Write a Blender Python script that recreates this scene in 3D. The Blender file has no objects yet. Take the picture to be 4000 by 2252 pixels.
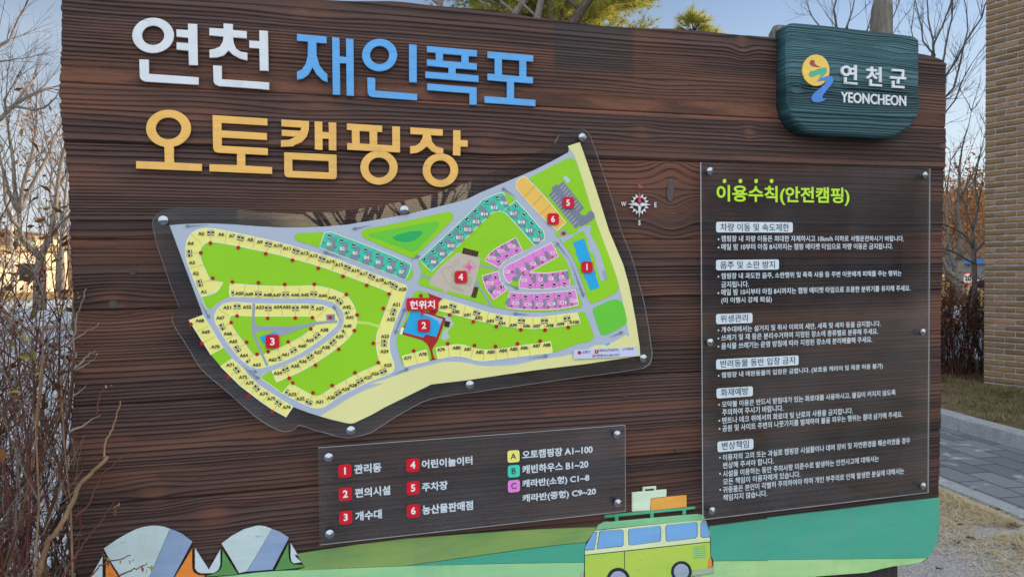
import bpy, bmesh, math, random
import numpy as np
from mathutils import Vector, Matrix

# ------------------------------------------------------------------ camera
F = 2750.0                      # focal length in photo pixels (photo 4000 x 2252)
YAW, PITCH, ROLL = (math.radians(a) for a in (15.258, -1.558, -0.691))
CAM = np.array([0.0, -1.75, 1.5])
def cam_axes():
    cy, sy, cp, sp, cr, sr = math.cos(YAW), math.sin(YAW), math.cos(PITCH), math.sin(PITCH), math.cos(ROLL), math.sin(ROLL)
    fwd = np.array([sy*cp, cy*cp, sp]); right = np.array([cy, -sy, 0.0]); up = np.cross(right, fwd)
    return cr*right + sr*up, -sr*right + cr*up, fwd
RIGHT, UP, FWD = cam_axes()
SC = bpy.context.scene
COL = SC.collection
cam = bpy.data.cameras.new('camera'); cam.sensor_width = 36.0; cam.lens = F/4000.0*36.0
cam.clip_start = 0.05; cam.clip_end = 3000.0
cam_o = bpy.data.objects.new('camera', cam); COL.objects.link(cam_o)
cam_o.matrix_world = Matrix(((RIGHT[0], UP[0], -FWD[0], CAM[0]), (RIGHT[1], UP[1], -FWD[1], CAM[1]), (RIGHT[2], UP[2], -FWD[2], CAM[2]), (0, 0, 0, 1)))
SC.camera = cam_o

# ------------------------------------------------------------------ light
SUN_AZ, SUN_EL = math.radians(83.0), math.radians(10.0)     # azimuth clockwise from +Y
sun = bpy.data.lights.new('sun', 'SUN'); sun.energy = 5.0; sun.angle = math.radians(0.5); sun.color = (1.0, 0.80, 0.55)
sun_o = bpy.data.objects.new('sun', sun); COL.objects.link(sun_o)
sd = Vector((math.sin(SUN_AZ)*math.cos(SUN_EL), math.cos(SUN_AZ)*math.cos(SUN_EL), math.sin(SUN_EL)))
sun_o.rotation_euler = sd.to_track_quat('Z', 'Y').to_euler(); sun_o.location = (30, 5, 30)
BACK_FILL = (15.0, 16.6, 18.6, 1); SKY_STRENGTH = 0.06
W = bpy.data.worlds.new('World'); SC.world = W; W.use_nodes = True
nt = W.node_tree; nt.nodes.clear()
def nn(t, typ, **kw):
    n = t.nodes.new(typ)
    for k, v in kw.items():
        if k.startswith('i_'):
            n.inputs[int(k[2:])].default_value = v
        else:
            setattr(n, k, v)
    return n
sky = nn(nt, 'ShaderNodeTexSky', sky_type='NISHITA', sun_disc=False, sun_elevation=SUN_EL, sun_rotation=SUN_AZ, air_density=1.0, dust_density=0.4, ozone_density=2.0)
L = nt.links.new
tc = nn(nt, 'ShaderNodeTexCoord')
mp = nn(nt, 'ShaderNodeMapping'); mp.inputs['Scale'].default_value = (1.0, 1.0, 5.0)
cl = nn(nt, 'ShaderNodeTexNoise'); cl.inputs['Scale'].default_value = 1.9; cl.inputs['Detail'].default_value = 6.0; cl.inputs['Roughness'].default_value = 0.55
L(tc.outputs['Generated'], mp.inputs['Vector']); L(mp.outputs['Vector'], cl.inputs['Vector'])
sx = nn(nt, 'ShaderNodeSeparateXYZ'); L(tc.outputs['Generated'], sx.inputs[0])
tin = nn(nt, 'ShaderNodeMix', data_type='RGBA', blend_type='MULTIPLY'); tin.inputs['Factor'].default_value = 1.0; tin.inputs['B'].default_value = (1.20, 1.32, 1.56, 1); L(sky.outputs['Color'], tin.inputs['A'])
hz = nn(nt, 'ShaderNodeMapRange', interpolation_type='SMOOTHSTEP'); hz.inputs['From Min'].default_value = 0.50; hz.inputs['From Max'].default_value = -0.02; hz.inputs['To Min'].default_value = 0.0; hz.inputs['To Max'].default_value = 0.86
L(sx.outputs['Z'], hz.inputs['Value'])
mh = nn(nt, 'ShaderNodeMix', data_type='RGBA'); mh.inputs['B'].default_value = (6.6, 7.0, 7.3, 1); L(hz.outputs['Result'], mh.inputs['Factor']); L(tin.outputs['Result'], mh.inputs['A'])
# soft wisps everywhere, and an added bright fill over the sky behind the photographer to light the sign
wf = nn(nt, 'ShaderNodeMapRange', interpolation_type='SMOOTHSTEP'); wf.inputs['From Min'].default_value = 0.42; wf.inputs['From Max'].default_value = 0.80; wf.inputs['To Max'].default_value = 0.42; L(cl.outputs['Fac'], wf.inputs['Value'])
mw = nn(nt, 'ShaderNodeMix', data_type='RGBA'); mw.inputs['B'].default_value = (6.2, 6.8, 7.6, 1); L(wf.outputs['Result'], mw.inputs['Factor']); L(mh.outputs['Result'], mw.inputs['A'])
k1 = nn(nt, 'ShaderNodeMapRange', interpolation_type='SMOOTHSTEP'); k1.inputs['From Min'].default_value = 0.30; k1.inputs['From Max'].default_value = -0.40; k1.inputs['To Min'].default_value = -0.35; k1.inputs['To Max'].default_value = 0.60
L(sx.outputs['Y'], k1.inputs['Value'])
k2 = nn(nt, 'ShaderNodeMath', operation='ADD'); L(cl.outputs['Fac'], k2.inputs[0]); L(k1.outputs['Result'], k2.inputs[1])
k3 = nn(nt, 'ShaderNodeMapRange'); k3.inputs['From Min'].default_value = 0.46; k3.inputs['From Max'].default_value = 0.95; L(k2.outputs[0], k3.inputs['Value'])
mixc = nn(nt, 'ShaderNodeMix', data_type='RGBA'); mixc.inputs['B'].default_value = BACK_FILL
bg = nn(nt, 'ShaderNodeBackground'); bg.inputs['Strength'].default_value = SKY_STRENGTH
wo = nn(nt, 'ShaderNodeOutputWorld')
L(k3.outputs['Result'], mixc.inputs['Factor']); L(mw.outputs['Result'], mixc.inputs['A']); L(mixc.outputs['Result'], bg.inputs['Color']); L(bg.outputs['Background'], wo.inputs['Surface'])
SC.view_settings.view_transform = 'Standard'; SC.view_settings.look = 'None'; SC.view_settings.gamma = 1.0
SC.view_settings.exposure = 1.0
SC.render.engine = 'CYCLES'
SC.cycles.transparent_max_bounces = 24
SC.cycles.max_bounces = 6

# ------------------------------------------------------------------ pixel helpers (photo pixel -> place in the world)
def ray(px, py):
    return (px-2000.0)/F*RIGHT - (py-1126.0)/F*UP + FWD
def S(px, py, y=0.0):           # on the sign's plane y
    d = ray(px, py); t = (y-CAM[1])/d[1]
    return (CAM[0]+d[0]*t, CAM[2]+d[2]*t)
def G(px, py, z=0.0):           # on the ground
    d = ray(px, py); t = (z-CAM[2])/d[2]
    return np.array([CAM[0]+d[0]*t, CAM[1]+d[1]*t, z])
def AT(px, py, depth):
    return CAM + ray(px, py)*depth
ZM = dict(a=(600,800,3.22), b=(600,1150,3.22), c=(1200,750,3.22), d=(1300,1050,3.22), e=(2000,450,3.22), f=(2000,900,3.22),
          g=(1700,700,2.788), h=(1000,1400,2.734), i=(2100,1340,5.152), j=(0,0,2.575), k=(1000,0,2.575), l=(2000,0,2.575), m=(3000,0,2.575),
          n=(0,1126,2.575), o=(3000,563,2.575), p=(0,563,2.575), q=(1000,1689,2.575), r=(2000,1689,2.575), s=(3000,1126,2.575),
          t=(3000,1689,2.575), u=(0,1689,2.575), v=(0,500,1.959), w=(3640,900,2.197), x=(1150,430,1.9413), y=(500,420,2.08), z=(0,0,0.64375),
          A=(2740,630,2.862), B=(2740,1130,2.862), D=(2740,1600,2.862), E=(3040,180,4.954))
def P(s):
    """'b 12,34 56,78 c 9,9' -> list of photo pixels; a letter switches the crop the numbers were read in"""
    out = []; z = ZM['z']
    for tok in s.split():
        if len(tok) == 1 and tok in ZM: z = ZM[tok]; continue
        x, y = tok.split(',')[:2]
        out.append((z[0]+float(x)/z[2], z[1]+float(y)/z[2]))
    return out
def ell(z, cx, cy, rx, ry, n=40):
    z0 = ZM[z]
    return [(z0[0]+(cx+rx*math.cos(a))/z0[2], z0[1]+(cy+ry*math.sin(a))/z0[2]) for a in (2*math.pi*i/n for i in range(n))]
def smooth(pts, n=3):
    """closed curve through the points, corners sharper than 60 degrees kept"""
    m = len(pts); out = []
    P_ = [np.array(p, float) for p in pts]
    def sharp(i):
        a = P_[i]-P_[i-1]; b = P_[(i+1) % m]-P_[i]
        return a @ b < 0.55*np.linalg.norm(a)*np.linalg.norm(b)
    sh = [sharp(i) for i in range(m)]
    for i in range(m):
        p0, p1, p2, p3 = P_[i-1], P_[i], P_[(i+1) % m], P_[(i+2) % m]
        if sh[i]: p0 = p1-(p2-p1)
        if sh[(i+1) % m]: p3 = p2+(p2-p1)
        l1 = np.linalg.norm(p2-p1)
        t1 = (p2-p0); t2 = (p3-p1)
        t1 = t1/max(np.linalg.norm(t1), 1e-9)*l1; t2 = t2/max(np.linalg.norm(t2), 1e-9)*l1
        k = n if l1 > 8 else 1
        for j in range(k):
            u = j/k; u2 = u*u; u3 = u2*u
            out.append(tuple((2*u3-3*u2+1)*p1 + (u3-2*u2+u)*t1*0.9 + (-2*u3+3*u2)*p2 + (u3-u2)*t2*0.9))
    return out

# ------------------------------------------------------------------ materials
def lin(c):
    c = c/255.0
    return c/12.92 if c <= 0.04045 else ((c+0.055)/1.055)**2.4
def C(r, g, b):                  # colour of a surface as it looks under the blue shade light -> its own colour
    return tuple(min(0.86, v) for v in (lin(r)/0.88, lin(g)/0.95, lin(b)/1.06))
MATS = {}
def mat(name, col, rough=0.6, var=0.12, scale=18.0, spec=0.4, metal=0.0, bump=0.0, bscale=None, stretch=None, col2=None, chip=0.0, chipcol=(0.05, 0.034, 0.03), chipstr=(5, 5, 45), grime=0.0):
    if name in MATS: return MATS[name]
    m = bpy.data.materials.new(name); m.use_nodes = True; t = m.node_tree
    b = t.nodes['Principled BSDF']; b.inputs['Roughness'].default_value = rough; b.inputs['Specular IOR Level'].default_value = spec
    b.inputs['Metallic'].default_value = metal
    tcn = nn(t, 'ShaderNodeTexCoord'); vec = tcn.outputs['Object']
    if stretch:
        mpn = nn(t, 'ShaderNodeMapping'); mpn.inputs['Scale'].default_value = stretch; t.links.new(vec, mpn.inputs['Vector']); vec = mpn.outputs['Vector']
    no = nn(t, 'ShaderNodeTexNoise'); no.inputs['Scale'].default_value = scale; no.inputs['Detail'].default_value = 5.0; no.inputs['Roughness'].default_value = 0.6
    t.links.new(vec, no.inputs['Vector'])
    rp = nn(t, 'ShaderNodeValToRGB'); e = rp.color_ramp.elements; e[0].position = 0.3; e[1].position = 0.7
    c2 = col2 or tuple(min(0.88, c*(1+var)) for c in col)
    c1 = col if col2 else tuple(c*(1-var) for c in col)
    e[0].color = (*c1, 1); e[1].color = (*c2, 1)
    t.links.new(no.outputs['Fac'], rp.inputs['Fac']); outc = rp.outputs['Color']
    def over(outc, sc, stretch_, lo, hi, amt, colr, det=6.0):
        m3 = nn(t, 'ShaderNodeMapping'); m3.inputs['Scale'].default_value = stretch_; t.links.new(tcn.outputs['Object'], m3.inputs['Vector'])
        n3 = nn(t, 'ShaderNodeTexNoise'); n3.inputs['Scale'].default_value = sc; n3.inputs['Detail'].default_value = det; n3.inputs['Roughness'].default_value = 0.65; t.links.new(m3.outputs['Vector'], n3.inputs['Vector'])
        r3 = nn(t, 'ShaderNodeMapRange'); r3.inputs['From Min'].default_value = lo; r3.inputs['From Max'].default_value = hi; r3.inputs['To Max'].default_value = amt; t.links.new(n3.outputs['Fac'], r3.inputs['Value'])
        x3 = nn(t, 'ShaderNodeMix', data_type='RGBA'); x3.inputs['B'].default_value = (*colr, 1); t.links.new(r3.outputs['Result'], x3.inputs['Factor']); t.links.new(outc, x3.inputs['A']); return x3.outputs['Result']
    if grime: outc = over(outc, 3.0, (4, 4, 1.2), 0.52, 0.75, grime, (0.20, 0.18, 0.15))
    if chip: outc = over(outc, 2.2, chipstr, 0.655, 0.68, chip, chipcol, 9.0)
    t.links.new(outc, b.inputs['Base Color'])
    if bump:
        bn = nn(t, 'ShaderNodeBump'); bn.inputs['Strength'].default_value = bump; bn.inputs['Distance'].default_value = 0.02
        n2 = nn(t, 'ShaderNodeTexNoise'); n2.inputs['Scale'].default_value = bscale or scale*3; n2.inputs['Detail'].default_value = 6.0
        t.links.new(vec, n2.inputs['Vector']); t.links.new(n2.outputs['Fac'], bn.inputs['Height']); t.links.new(bn.outputs['Normal'], b.inputs['Normal'])
    MATS[name] = m
    return m
def acrylic():
    m = bpy.data.materials.new('clear acrylic'); m.use_nodes = True; t = m.node_tree; t.nodes.clear()
    o = nn(t, 'ShaderNodeOutputMaterial'); mx = nn(t, 'ShaderNodeMixShader'); tr = nn(t, 'ShaderNodeBsdfTransparent'); gl = nn(t, 'ShaderNodeBsdfGlossy')
    tr.inputs['Color'].default_value = (0.82, 0.83, 0.845, 1); gl.inputs['Roughness'].default_value = 0.015
    df = nn(t, 'ShaderNodeBsdfDiffuse'); df.inputs['Color'].default_value = (0.55, 0.57, 0.62, 1)
    fr = nn(t, 'ShaderNodeFresnel'); ge = nn(t, 'ShaderNodeNewGeometry'); io = nn(t, 'ShaderNodeMapRange'); io.inputs['To Min'].default_value = 1.66; io.inputs['To Max'].default_value = 1/1.66
    t.links.new(ge.outputs['Backfacing'], io.inputs['Value']); t.links.new(io.outputs['Result'], fr.inputs['IOR'])
    tcn = nn(t, 'ShaderNodeTexCoord'); no = nn(t, 'ShaderNodeTexNoise'); no.inputs['Scale'].default_value = 5.0; no.inputs['Detail'].default_value = 7.0
    t.links.new(tcn.outputs['Object'], no.inputs['Vector'])
    mr = nn(t, 'ShaderNodeMapRange'); mr.inputs['From Min'].default_value = 0.4; mr.inputs['From Max'].default_value = 0.75; mr.inputs['To Min'].default_value = 0.008; mr.inputs['To Max'].default_value = 0.042
    t.links.new(no.outputs['Fac'], mr.inputs['Value'])
    m2 = nn(t, 'ShaderNodeMixShader')           # a film of dust
    t.links.new(mr.outputs['Result'], m2.inputs['Fac']); t.links.new(tr.outputs[0], m2.inputs[1]); t.links.new(df.outputs[0], m2.inputs[2])
    t.links.new(fr.outputs[0], mx.inputs['Fac']); t.links.new(m2.outputs[0], mx.inputs[1]); t.links.new(gl.outputs[0], mx.inputs[2]); t.links.new(mx.outputs[0], o.inputs['Surface'])
    return m
ACR = acrylic()
ACR_EDGE = mat('acrylic edge', (0.62, 0.64, 0.62), 0.25, 0.1)

# ------------------------------------------------------------------ mesh builder
def world_loc(o):
    v = np.zeros(3)
    while o is not None:
        v += np.array(o.location); o = o.parent
    return v
class MB:
    def __init__(s): s.v = []; s.f = []; s.m = []; s.mats = []; s.n = 0
    def mi(s, m):
        if m not in s.mats: s.mats.append(m)
        return s.mats.index(m)
    def add(s, vs, fs, m):
        k = s.mi(m); n = s.n
        s.v.extend(tuple(float(c) for c in v) for v in vs); s.n += len(vs)
        for f in fs: s.f.append(tuple(i+n for i in f)); s.m.append(k)
    def flat(s, pts, y, m):
        q = [S(px, py, y) for px, py in pts]
        s.add([(a, y, b) for a, b in q], [tuple(range(len(q)))], m)
    def strip(s, pts, w, y, m, closed=False):          # printed line w photo pixels wide
        pts = [np.array(p, float) for p in pts]
        n = len(pts); a = []; b = []
        for i in range(n):
            p0 = pts[i-1] if (i > 0 or closed) else pts[i]; p1 = pts[(i+1) % n] if (i < n-1 or closed) else pts[i]
            d = p1-p0; d = d/max(np.linalg.norm(d), 1e-9); nrm = np.array([-d[1], d[0]])*w/2
            a.append(pts[i]+nrm); b.append(pts[i]-nrm)
        for i in range(n if closed else n-1):
            j = (i+1) % n
            s.flat([a[i], a[j], b[j], b[i]], y, m)
    def solid(s, outer, holes, yf, th, m, bev=0.0008, msides=None):
        """raised plate: outline traced on the plane of its front face"""
        cu = bpy.data.curves.new('tmp', 'CURVE'); cu.dimensions = '2D'; cu.fill_mode = 'BOTH'; cu.extrude = th/2-bev; cu.bevel_depth = bev; cu.bevel_resolution = 0; cu.offset = -bev
        for ring in [outer]+list(holes):
            sp = cu.splines.new('POLY'); q = [S(px, py, yf) for px, py in ring]
            sp.points.add(len(q)-1); sp.use_cyclic_u = True
            for i, (x, z) in enumerate(q): sp.points[i].co = (x, z, 0, 1)
        s._curve(cu, yf+th/2, m)
    def _curve(s, cu, yc, m):
        o = bpy.data.objects.new('tmp', cu); me = o.to_mesh()
        vs = [(v.co.x, yc-v.co.z, v.co.y) for v in me.vertices]
        s.add(vs, [tuple(p.vertices) for p in me.polygons], m)
        o.to_mesh_clear(); bpy.data.objects.remove(o); bpy.data.curves.remove(cu)
    def box(s, x0, x1, y0, y1, z0, z1, m):
        s.add([(x, y, z) for x in (x0, x1) for y in (y0, y1) for z in (z0, z1)], [(0,1,3,2),(4,6,7,5),(0,4,5,1),(2,3,7,6),(0,2,6,4),(1,5,7,3)], m)
    def tube(s, pts, rad, m, n=5, cap=True):
        pts = [np.array(p, float) for p in pts]; k = len(pts); vs = []
        ref = np.array([0.31, 0.77, 0.56])
        for i in range(k):
            d = pts[min(i+1, k-1)]-pts[max(i-1, 0)]; d = d/max(np.linalg.norm(d), 1e-9)
            u = np.cross(d, ref); u /= max(np.linalg.norm(u), 1e-9); v = np.cross(d, u)
            r = rad[i] if hasattr(rad, '__len__') else rad
            for j in range(n):
                a = 2*math.pi*j/n
                vs.append(pts[i]+r*(math.cos(a)*u+math.sin(a)*v))
        fs = [(i*n+j, i*n+(j+1) % n, (i+1)*n+(j+1) % n, (i+1)*n+j) for i in range(k-1) for j in range(n)]
        if cap: fs += [tuple(range(n-1, -1, -1)), tuple(range((k-1)*n, k*n))]
        s.add(vs, fs, m)
    def lathe(s, c, axis, prof, m, n=24):              # prof: (distance along axis, radius)
        axis = np.array(axis, float); axis /= np.linalg.norm(axis)
        u = np.cross(axis, [0.0, 0.0, 1.0]) if abs(axis[2]) < 0.9 else np.array([1.0, 0, 0]); u /= np.linalg.norm(u); v = np.cross(axis, u)
        vs = [np.array(c)+axis*h+r*(math.cos(2*math.pi*j/n)*u+math.sin(2*math.pi*j/n)*v) for h, r in prof for j in range(n)]
        fs = [(i*n+j, i*n+(j+1) % n, (i+1)*n+(j+1) % n, (i+1)*n+j) for i in range(len(prof)-1) for j in range(n)]
        fs += [tuple(range(n)), tuple(range((len(prof)-1)*n, len(prof)*n))]
        s.add(vs, fs, m)
    def build(s, name, parent=None, smooth=False, origin=None):
        me = bpy.data.meshes.new(name); org = world_loc(parent) if parent is not None else (np.array(origin, float) if origin is not None else np.zeros(3))
        va = np.array(s.v, float).reshape(-1, 3)-org
        me.from_pydata(va.tolist(), [], s.f)
        for m in s.mats: me.materials.append(m)
        me.polygons.foreach_set('material_index', s.m)
        if smooth: me.polygons.foreach_set('use_smooth', [True]*len(s.f))
        me.update()
        o = bpy.data.objects.new(name, me); COL.objects.link(o)
        if parent is not None: o.parent = parent
        elif origin is not None: o.location = origin
        return o
def tag(o, label=None, cat=None, group=None, kind=None):
    for k, v in (('label', label), ('category', cat), ('group', group), ('kind', kind)):
        if v: o[k] = v
    return o
def thing(name, loc, label, cat, group=None):
    o = bpy.data.objects.new(name, None); o.empty_display_size = 0.1; COL.objects.link(o); o.location = tuple(float(c) for c in loc)
    return tag(o, label, cat, group)

_tc = {}
_fc = bpy.data.curves.new('lettering', 'FONT'); _fo = bpy.data.objects.new('lettering', _fc); _fc.resolution_u = 4; _fc.fill_mode = 'FRONT'
def text_geo(body, bold):
    if (body, bold) in _tc: return _tc[(body, bold)]
    _fc.body = body; _fc.offset = bold
    me = _fo.to_mesh()
    v = np.array([tuple(x.co)[:2] for x in me.vertices]); f = [tuple(p.vertices) for p in me.polygons]
    _fo.to_mesh_clear()
    lo = v.min(0); hi = v.max(0)
    _tc[(body, bold)] = ((v-lo)/(hi-lo), f); _tc[('w', body, bold)] = (hi[0]-lo[0])/(hi[1]-lo[1])
    return _tc[(body, bold)]
def text(mb, body, z, xl, top, bot, xr, botr, y, m, bold=0.012, th=0.0):
    """text whose ink box runs from (xl,bot) to (xr,botr), top at left = top; pixels of crop z"""
    z0 = ZM[z]; cv = lambda a, b: (z0[0]+a/z0[2], z0[1]+b/z0[2])
    x0, zb = S(*cv(xl, bot), y); x1, zb2 = S(*cv(xr, botr), y); _, zt = S(*cv(xl, top), y)
    v, f = text_geo(body, bold); zb = (zb+zb2)/2 if abs(zb-zb2) < 0.012 else zb; h = zt-S(*cv(xl, bot), y)[1]
    vs = [(x0+a*(x1-x0), y, zb+b*h) for a, b in v]
    mb.add(vs, f, m)
    if th:
        cnt = {}
        for q in f:
            for i in range(len(q)):
                e = (q[i], q[(i+1) % len(q)]); k = tuple(sorted(e)); cnt.setdefault(k, []).append(e)
        edges = [c[0] for c in cnt.values() if len(c) == 1]
        n = len(vs)
        mb.add(vs+[(a, y+th, c) for a, b, c in vs], [(i, j, j+n, i+n) for i, j in edges], m)
def text_c(mb, body, cx, cy, hpx, y, m, bold=0.012, aspect=1.0):
    """text centred on a photo pixel, hpx pixels tall"""
    x, zc = S(cx, cy, y); h = S(cx, cy-hpx/2, y)[1]-S(cx, cy+hpx/2, y)[1]
    cu_v, f = text_geo(body, bold)
    w = h*_tc[('w', body, bold)]*aspect
    mb.add([(x+(a-0.5)*w, y, zc+(b-0.5)*h) for a, b in cu_v], f, m)
def rrect(cx, cy, wpx, hpx, rpx, y):
    """rounded rectangle upright on the sign plane, returned as photo-independent plane points"""
    x, z = S(cx, cy, y); k = (S(cx+5, cy, y)[0]-S(cx-5, cy, y)[0])/10; kz = (S(cx, cy-5, y)[1]-S(cx, cy+5, y)[1])/10
    w, h, r = wpx*k/2, hpx*kz/2, rpx*k
    out = []
    for sx, sz, a0 in ((1, 1, 0), (-1, 1, 90), (-1, -1, 180), (1, -1, 270)):
        for i in range(6):
            a = math.radians(a0+i*18); out.append((x+sx*(w-r)+r*math.cos(a), z+sz*(h-r)+r*math.sin(a)))
    return out
def rplate(mb, q, yf, th, m):
    n = len(q)
    mb.add([(a, yf, b) for a, b in q]+[(a, yf+th, b) for a, b in q], [tuple(range(n))]+[(i, (i+1) % n, (i+1) % n+n, i+n) for i in range(n)], m)
# ------------------------------------------------------------------ wood with raised grain
RNG = np.random.RandomState(7)
TAB = RNG.rand(64, 256, 256).astype(np.float32)
def vn(x, z, seed=0):
    t = TAB[seed % 64]; xi = np.floor(x).astype(int); zi = np.floor(z).astype(int); fx = x-xi; fz = z-zi
    fx = fx*fx*(3-2*fx); fz = fz*fz*(3-2*fz); a = xi & 255; b = zi & 255; a1 = (xi+1) & 255; b1 = (zi+1) & 255
    return (t[a, b]*(1-fx)+t[a1, b]*fx)*(1-fz)+(t[a, b1]*(1-fx)+t[a1, b1]*fx)*fz
def fbm(x, z, seed=0, o=4):
    s = 0; amp = 0.5
    for k in range(o): s = s+amp*vn(x*2**k+13.7*k, z*2**k+5.1*k, seed+k); amp *= 0.5
    return s
def grain(x, z, planks, knots, pitch, bands, seed0=0, amp=0.0028, kink=1.0):
    """height, ridge and redness of brushed wood; x runs along the planks"""
    H = np.zeros_like(x); RG = np.zeros_like(x); RD = np.zeros_like(x)
    for i in range(len(planks)-1):
        za, zb = planks[i], planks[i+1]; mk = (z >= za) & (z < zb)
        if not mk.any(): continue
        X = x[mk]; Z = z[mk]; sd = seed0+i*3
        w = kink*(0.040*(fbm(X*0.8+i*7, Z*2.5+i*3, sd, 3)-0.45)+0.010*(fbm(X*3.1+i, Z*7, sd+1, 3)-0.45))
        for kx, kz, ka, kb, ks in knots:
            if za-0.03 <= kz <= zb+0.03:
                e = np.exp(-((X-kx)/ka)**2-((Z-kz)/kb)**2); w = w-ks*(Z-kz)*e
        zt = np.linspace(za-0.2, zb+0.2, 1500)
        bz = np.zeros_like(zt)
        for b0, b1, st in bands: bz = np.maximum(bz, st*np.clip(np.minimum(zt-b0, b1-zt)/0.012+0.5, 0, 1))
        rho = (0.45+1.1*vn(zt*31+i*9, zt*0+i*1.7, sd+2)**1.4*1.6)/pitch*(1-0.84*bz)
        F_ = np.concatenate([[0], np.cumsum((rho[1:]+rho[:-1])/2*np.diff(zt))])
        ph = np.interp(Z+w, zt, F_)
        bb = np.interp(Z+w, zt, bz)
        s = ph-np.floor(ph); ring = np.floor(ph)
        hr = vn(ring*7.31+i*3, ring*0+0.5, sd+2)
        wid = 0.10+0.16*vn(ring*3.7+i, ring*0+2.5, sd+1)
        rise = np.clip(s/wid, 0, 1); rise = rise*rise*(3-2*rise)
        prof = rise*(1-0.85*np.clip((s-wid)/(1-wid), 0, 1)**1.6)*(1-0.15*np.clip((s-0.93)/0.07, 0, 1))
        f2 = ph*3.0+2.0*vn(X*1.1, Z*9, sd+2); f2 = np.abs((f2-np.floor(f2))*2-1); prof = prof*(0.80+0.20*f2)
        a = amp*(0.35+1.1*hr)*(1-0.55*bb)*(0.55+0.9*vn(X*2.2, Z*22, sd))
        edge = np.minimum(Z-za, zb-Z)
        H[mk] = a*prof+0.0012*(fbm(X*6, Z*60, sd+1, 2)-0.4)-0.0048*np.exp(-(edge/0.0022)**2)+0.002*(i % 2)
        RG[mk] = prof*(0.35+0.85*hr)*(0.45+0.9*vn(X*0.9, Z*14, sd+2))
        rd = np.clip((fbm(X*1.3+i*11, Z*9, sd+1, 4)-0.45)*4.0, 0, 1)*0.85
        mott = np.clip((fbm(X*5+3, Z*30, sd+2, 4)-0.42)*6, 0, 1)
        RD[mk] = np.clip(np.maximum(rd*0.8, bb*(1-0.7*(1-mott)*(vn(X*1.3, Z*3, sd+1) > 0.45))), 0, 1)
    for kx, kz, ka, kb, ks in knots:
        RD = np.maximum(RD, 0.55*np.exp(-((x-kx)/(ka*0.5))**2-((z-kz)/(kb*1.0))**2)*(0.4+0.9*vn(x*30, z*70, 40)))
    return H, RG, RD
def grid_board(name, parent, xs, nz, zb, zt, xoff, y_of, th, planks, knots, pitch, bands, m, seed0, amp, extra=None, kink=1.0):
    nx = len(xs); v = np.linspace(0, 1, nz)
    X = np.repeat(xs[None, :], nz, 0); Z = zb[None, :]+(zt-zb)[None, :]*v[:, None]
    X = X+xoff(X, Z)
    H, RG, RD = grain(X, Z, planks, knots, pitch, bands, seed0, amp, kink)
    Y = y_of(X, Z)-H
    me = bpy.data.meshes.new(name); N = nx*nz
    ii = np.arange(N).reshape(nz, nx)
    q = np.stack([ii[:-1, :-1], ii[:-1, 1:], ii[1:, 1:], ii[1:, :-1]], -1).reshape(-1, 4)
    bd = np.concatenate([ii[0, :], ii[1:, -1], ii[-1, -2::-1], ii[-2:0:-1, 0]])
    nb = len(bd); verts = np.stack([X, Y, Z], -1).reshape(-1, 3)
    back = verts[bd].copy(); back[:, 1] = th
    verts = np.concatenate([verts, back])-world_loc(parent)
    k = np.arange(nb); k1 = (k+1) % nb
    side = np.stack([bd[k1], bd[k], N+k, N+k1], -1)
    faces = np.concatenate([q, side])
    me.vertices.add(len(verts)); me.vertices.foreach_set('co', verts.astype(np.float32).ravel())
    me.loops.add(faces.size+nb); me.loops.foreach_set('vertex_index', np.concatenate([faces.ravel(), N+np.arange(nb)]).astype(np.int32))
    me.polygons.add(len(faces)+1); st = np.concatenate([np.arange(len(faces))*4, [faces.size]]).astype(np.int32)
    me.polygons.foreach_set('loop_start', st)
    sm = np.zeros(len(faces)+1, bool); sm[:len(q)] = True
    me.polygons.foreach_set('use_smooth', sm)
    me.update(calc_edges=True); me.validate()
    for nm, arr in (('ridge', RG), ('red', RD), ('ghost', extra(X, Z) if extra else np.zeros_like(X))):
        at = me.attributes.new(nm, 'FLOAT', 'POINT')
        at.data.foreach_set('value', np.concatenate([arr.ravel(), np.zeros(nb)]).astype(np.float32))
    me.materials.append(m)
    o = bpy.data.objects.new(name, me); COL.objects.link(o); o.parent = parent
    return o
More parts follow.
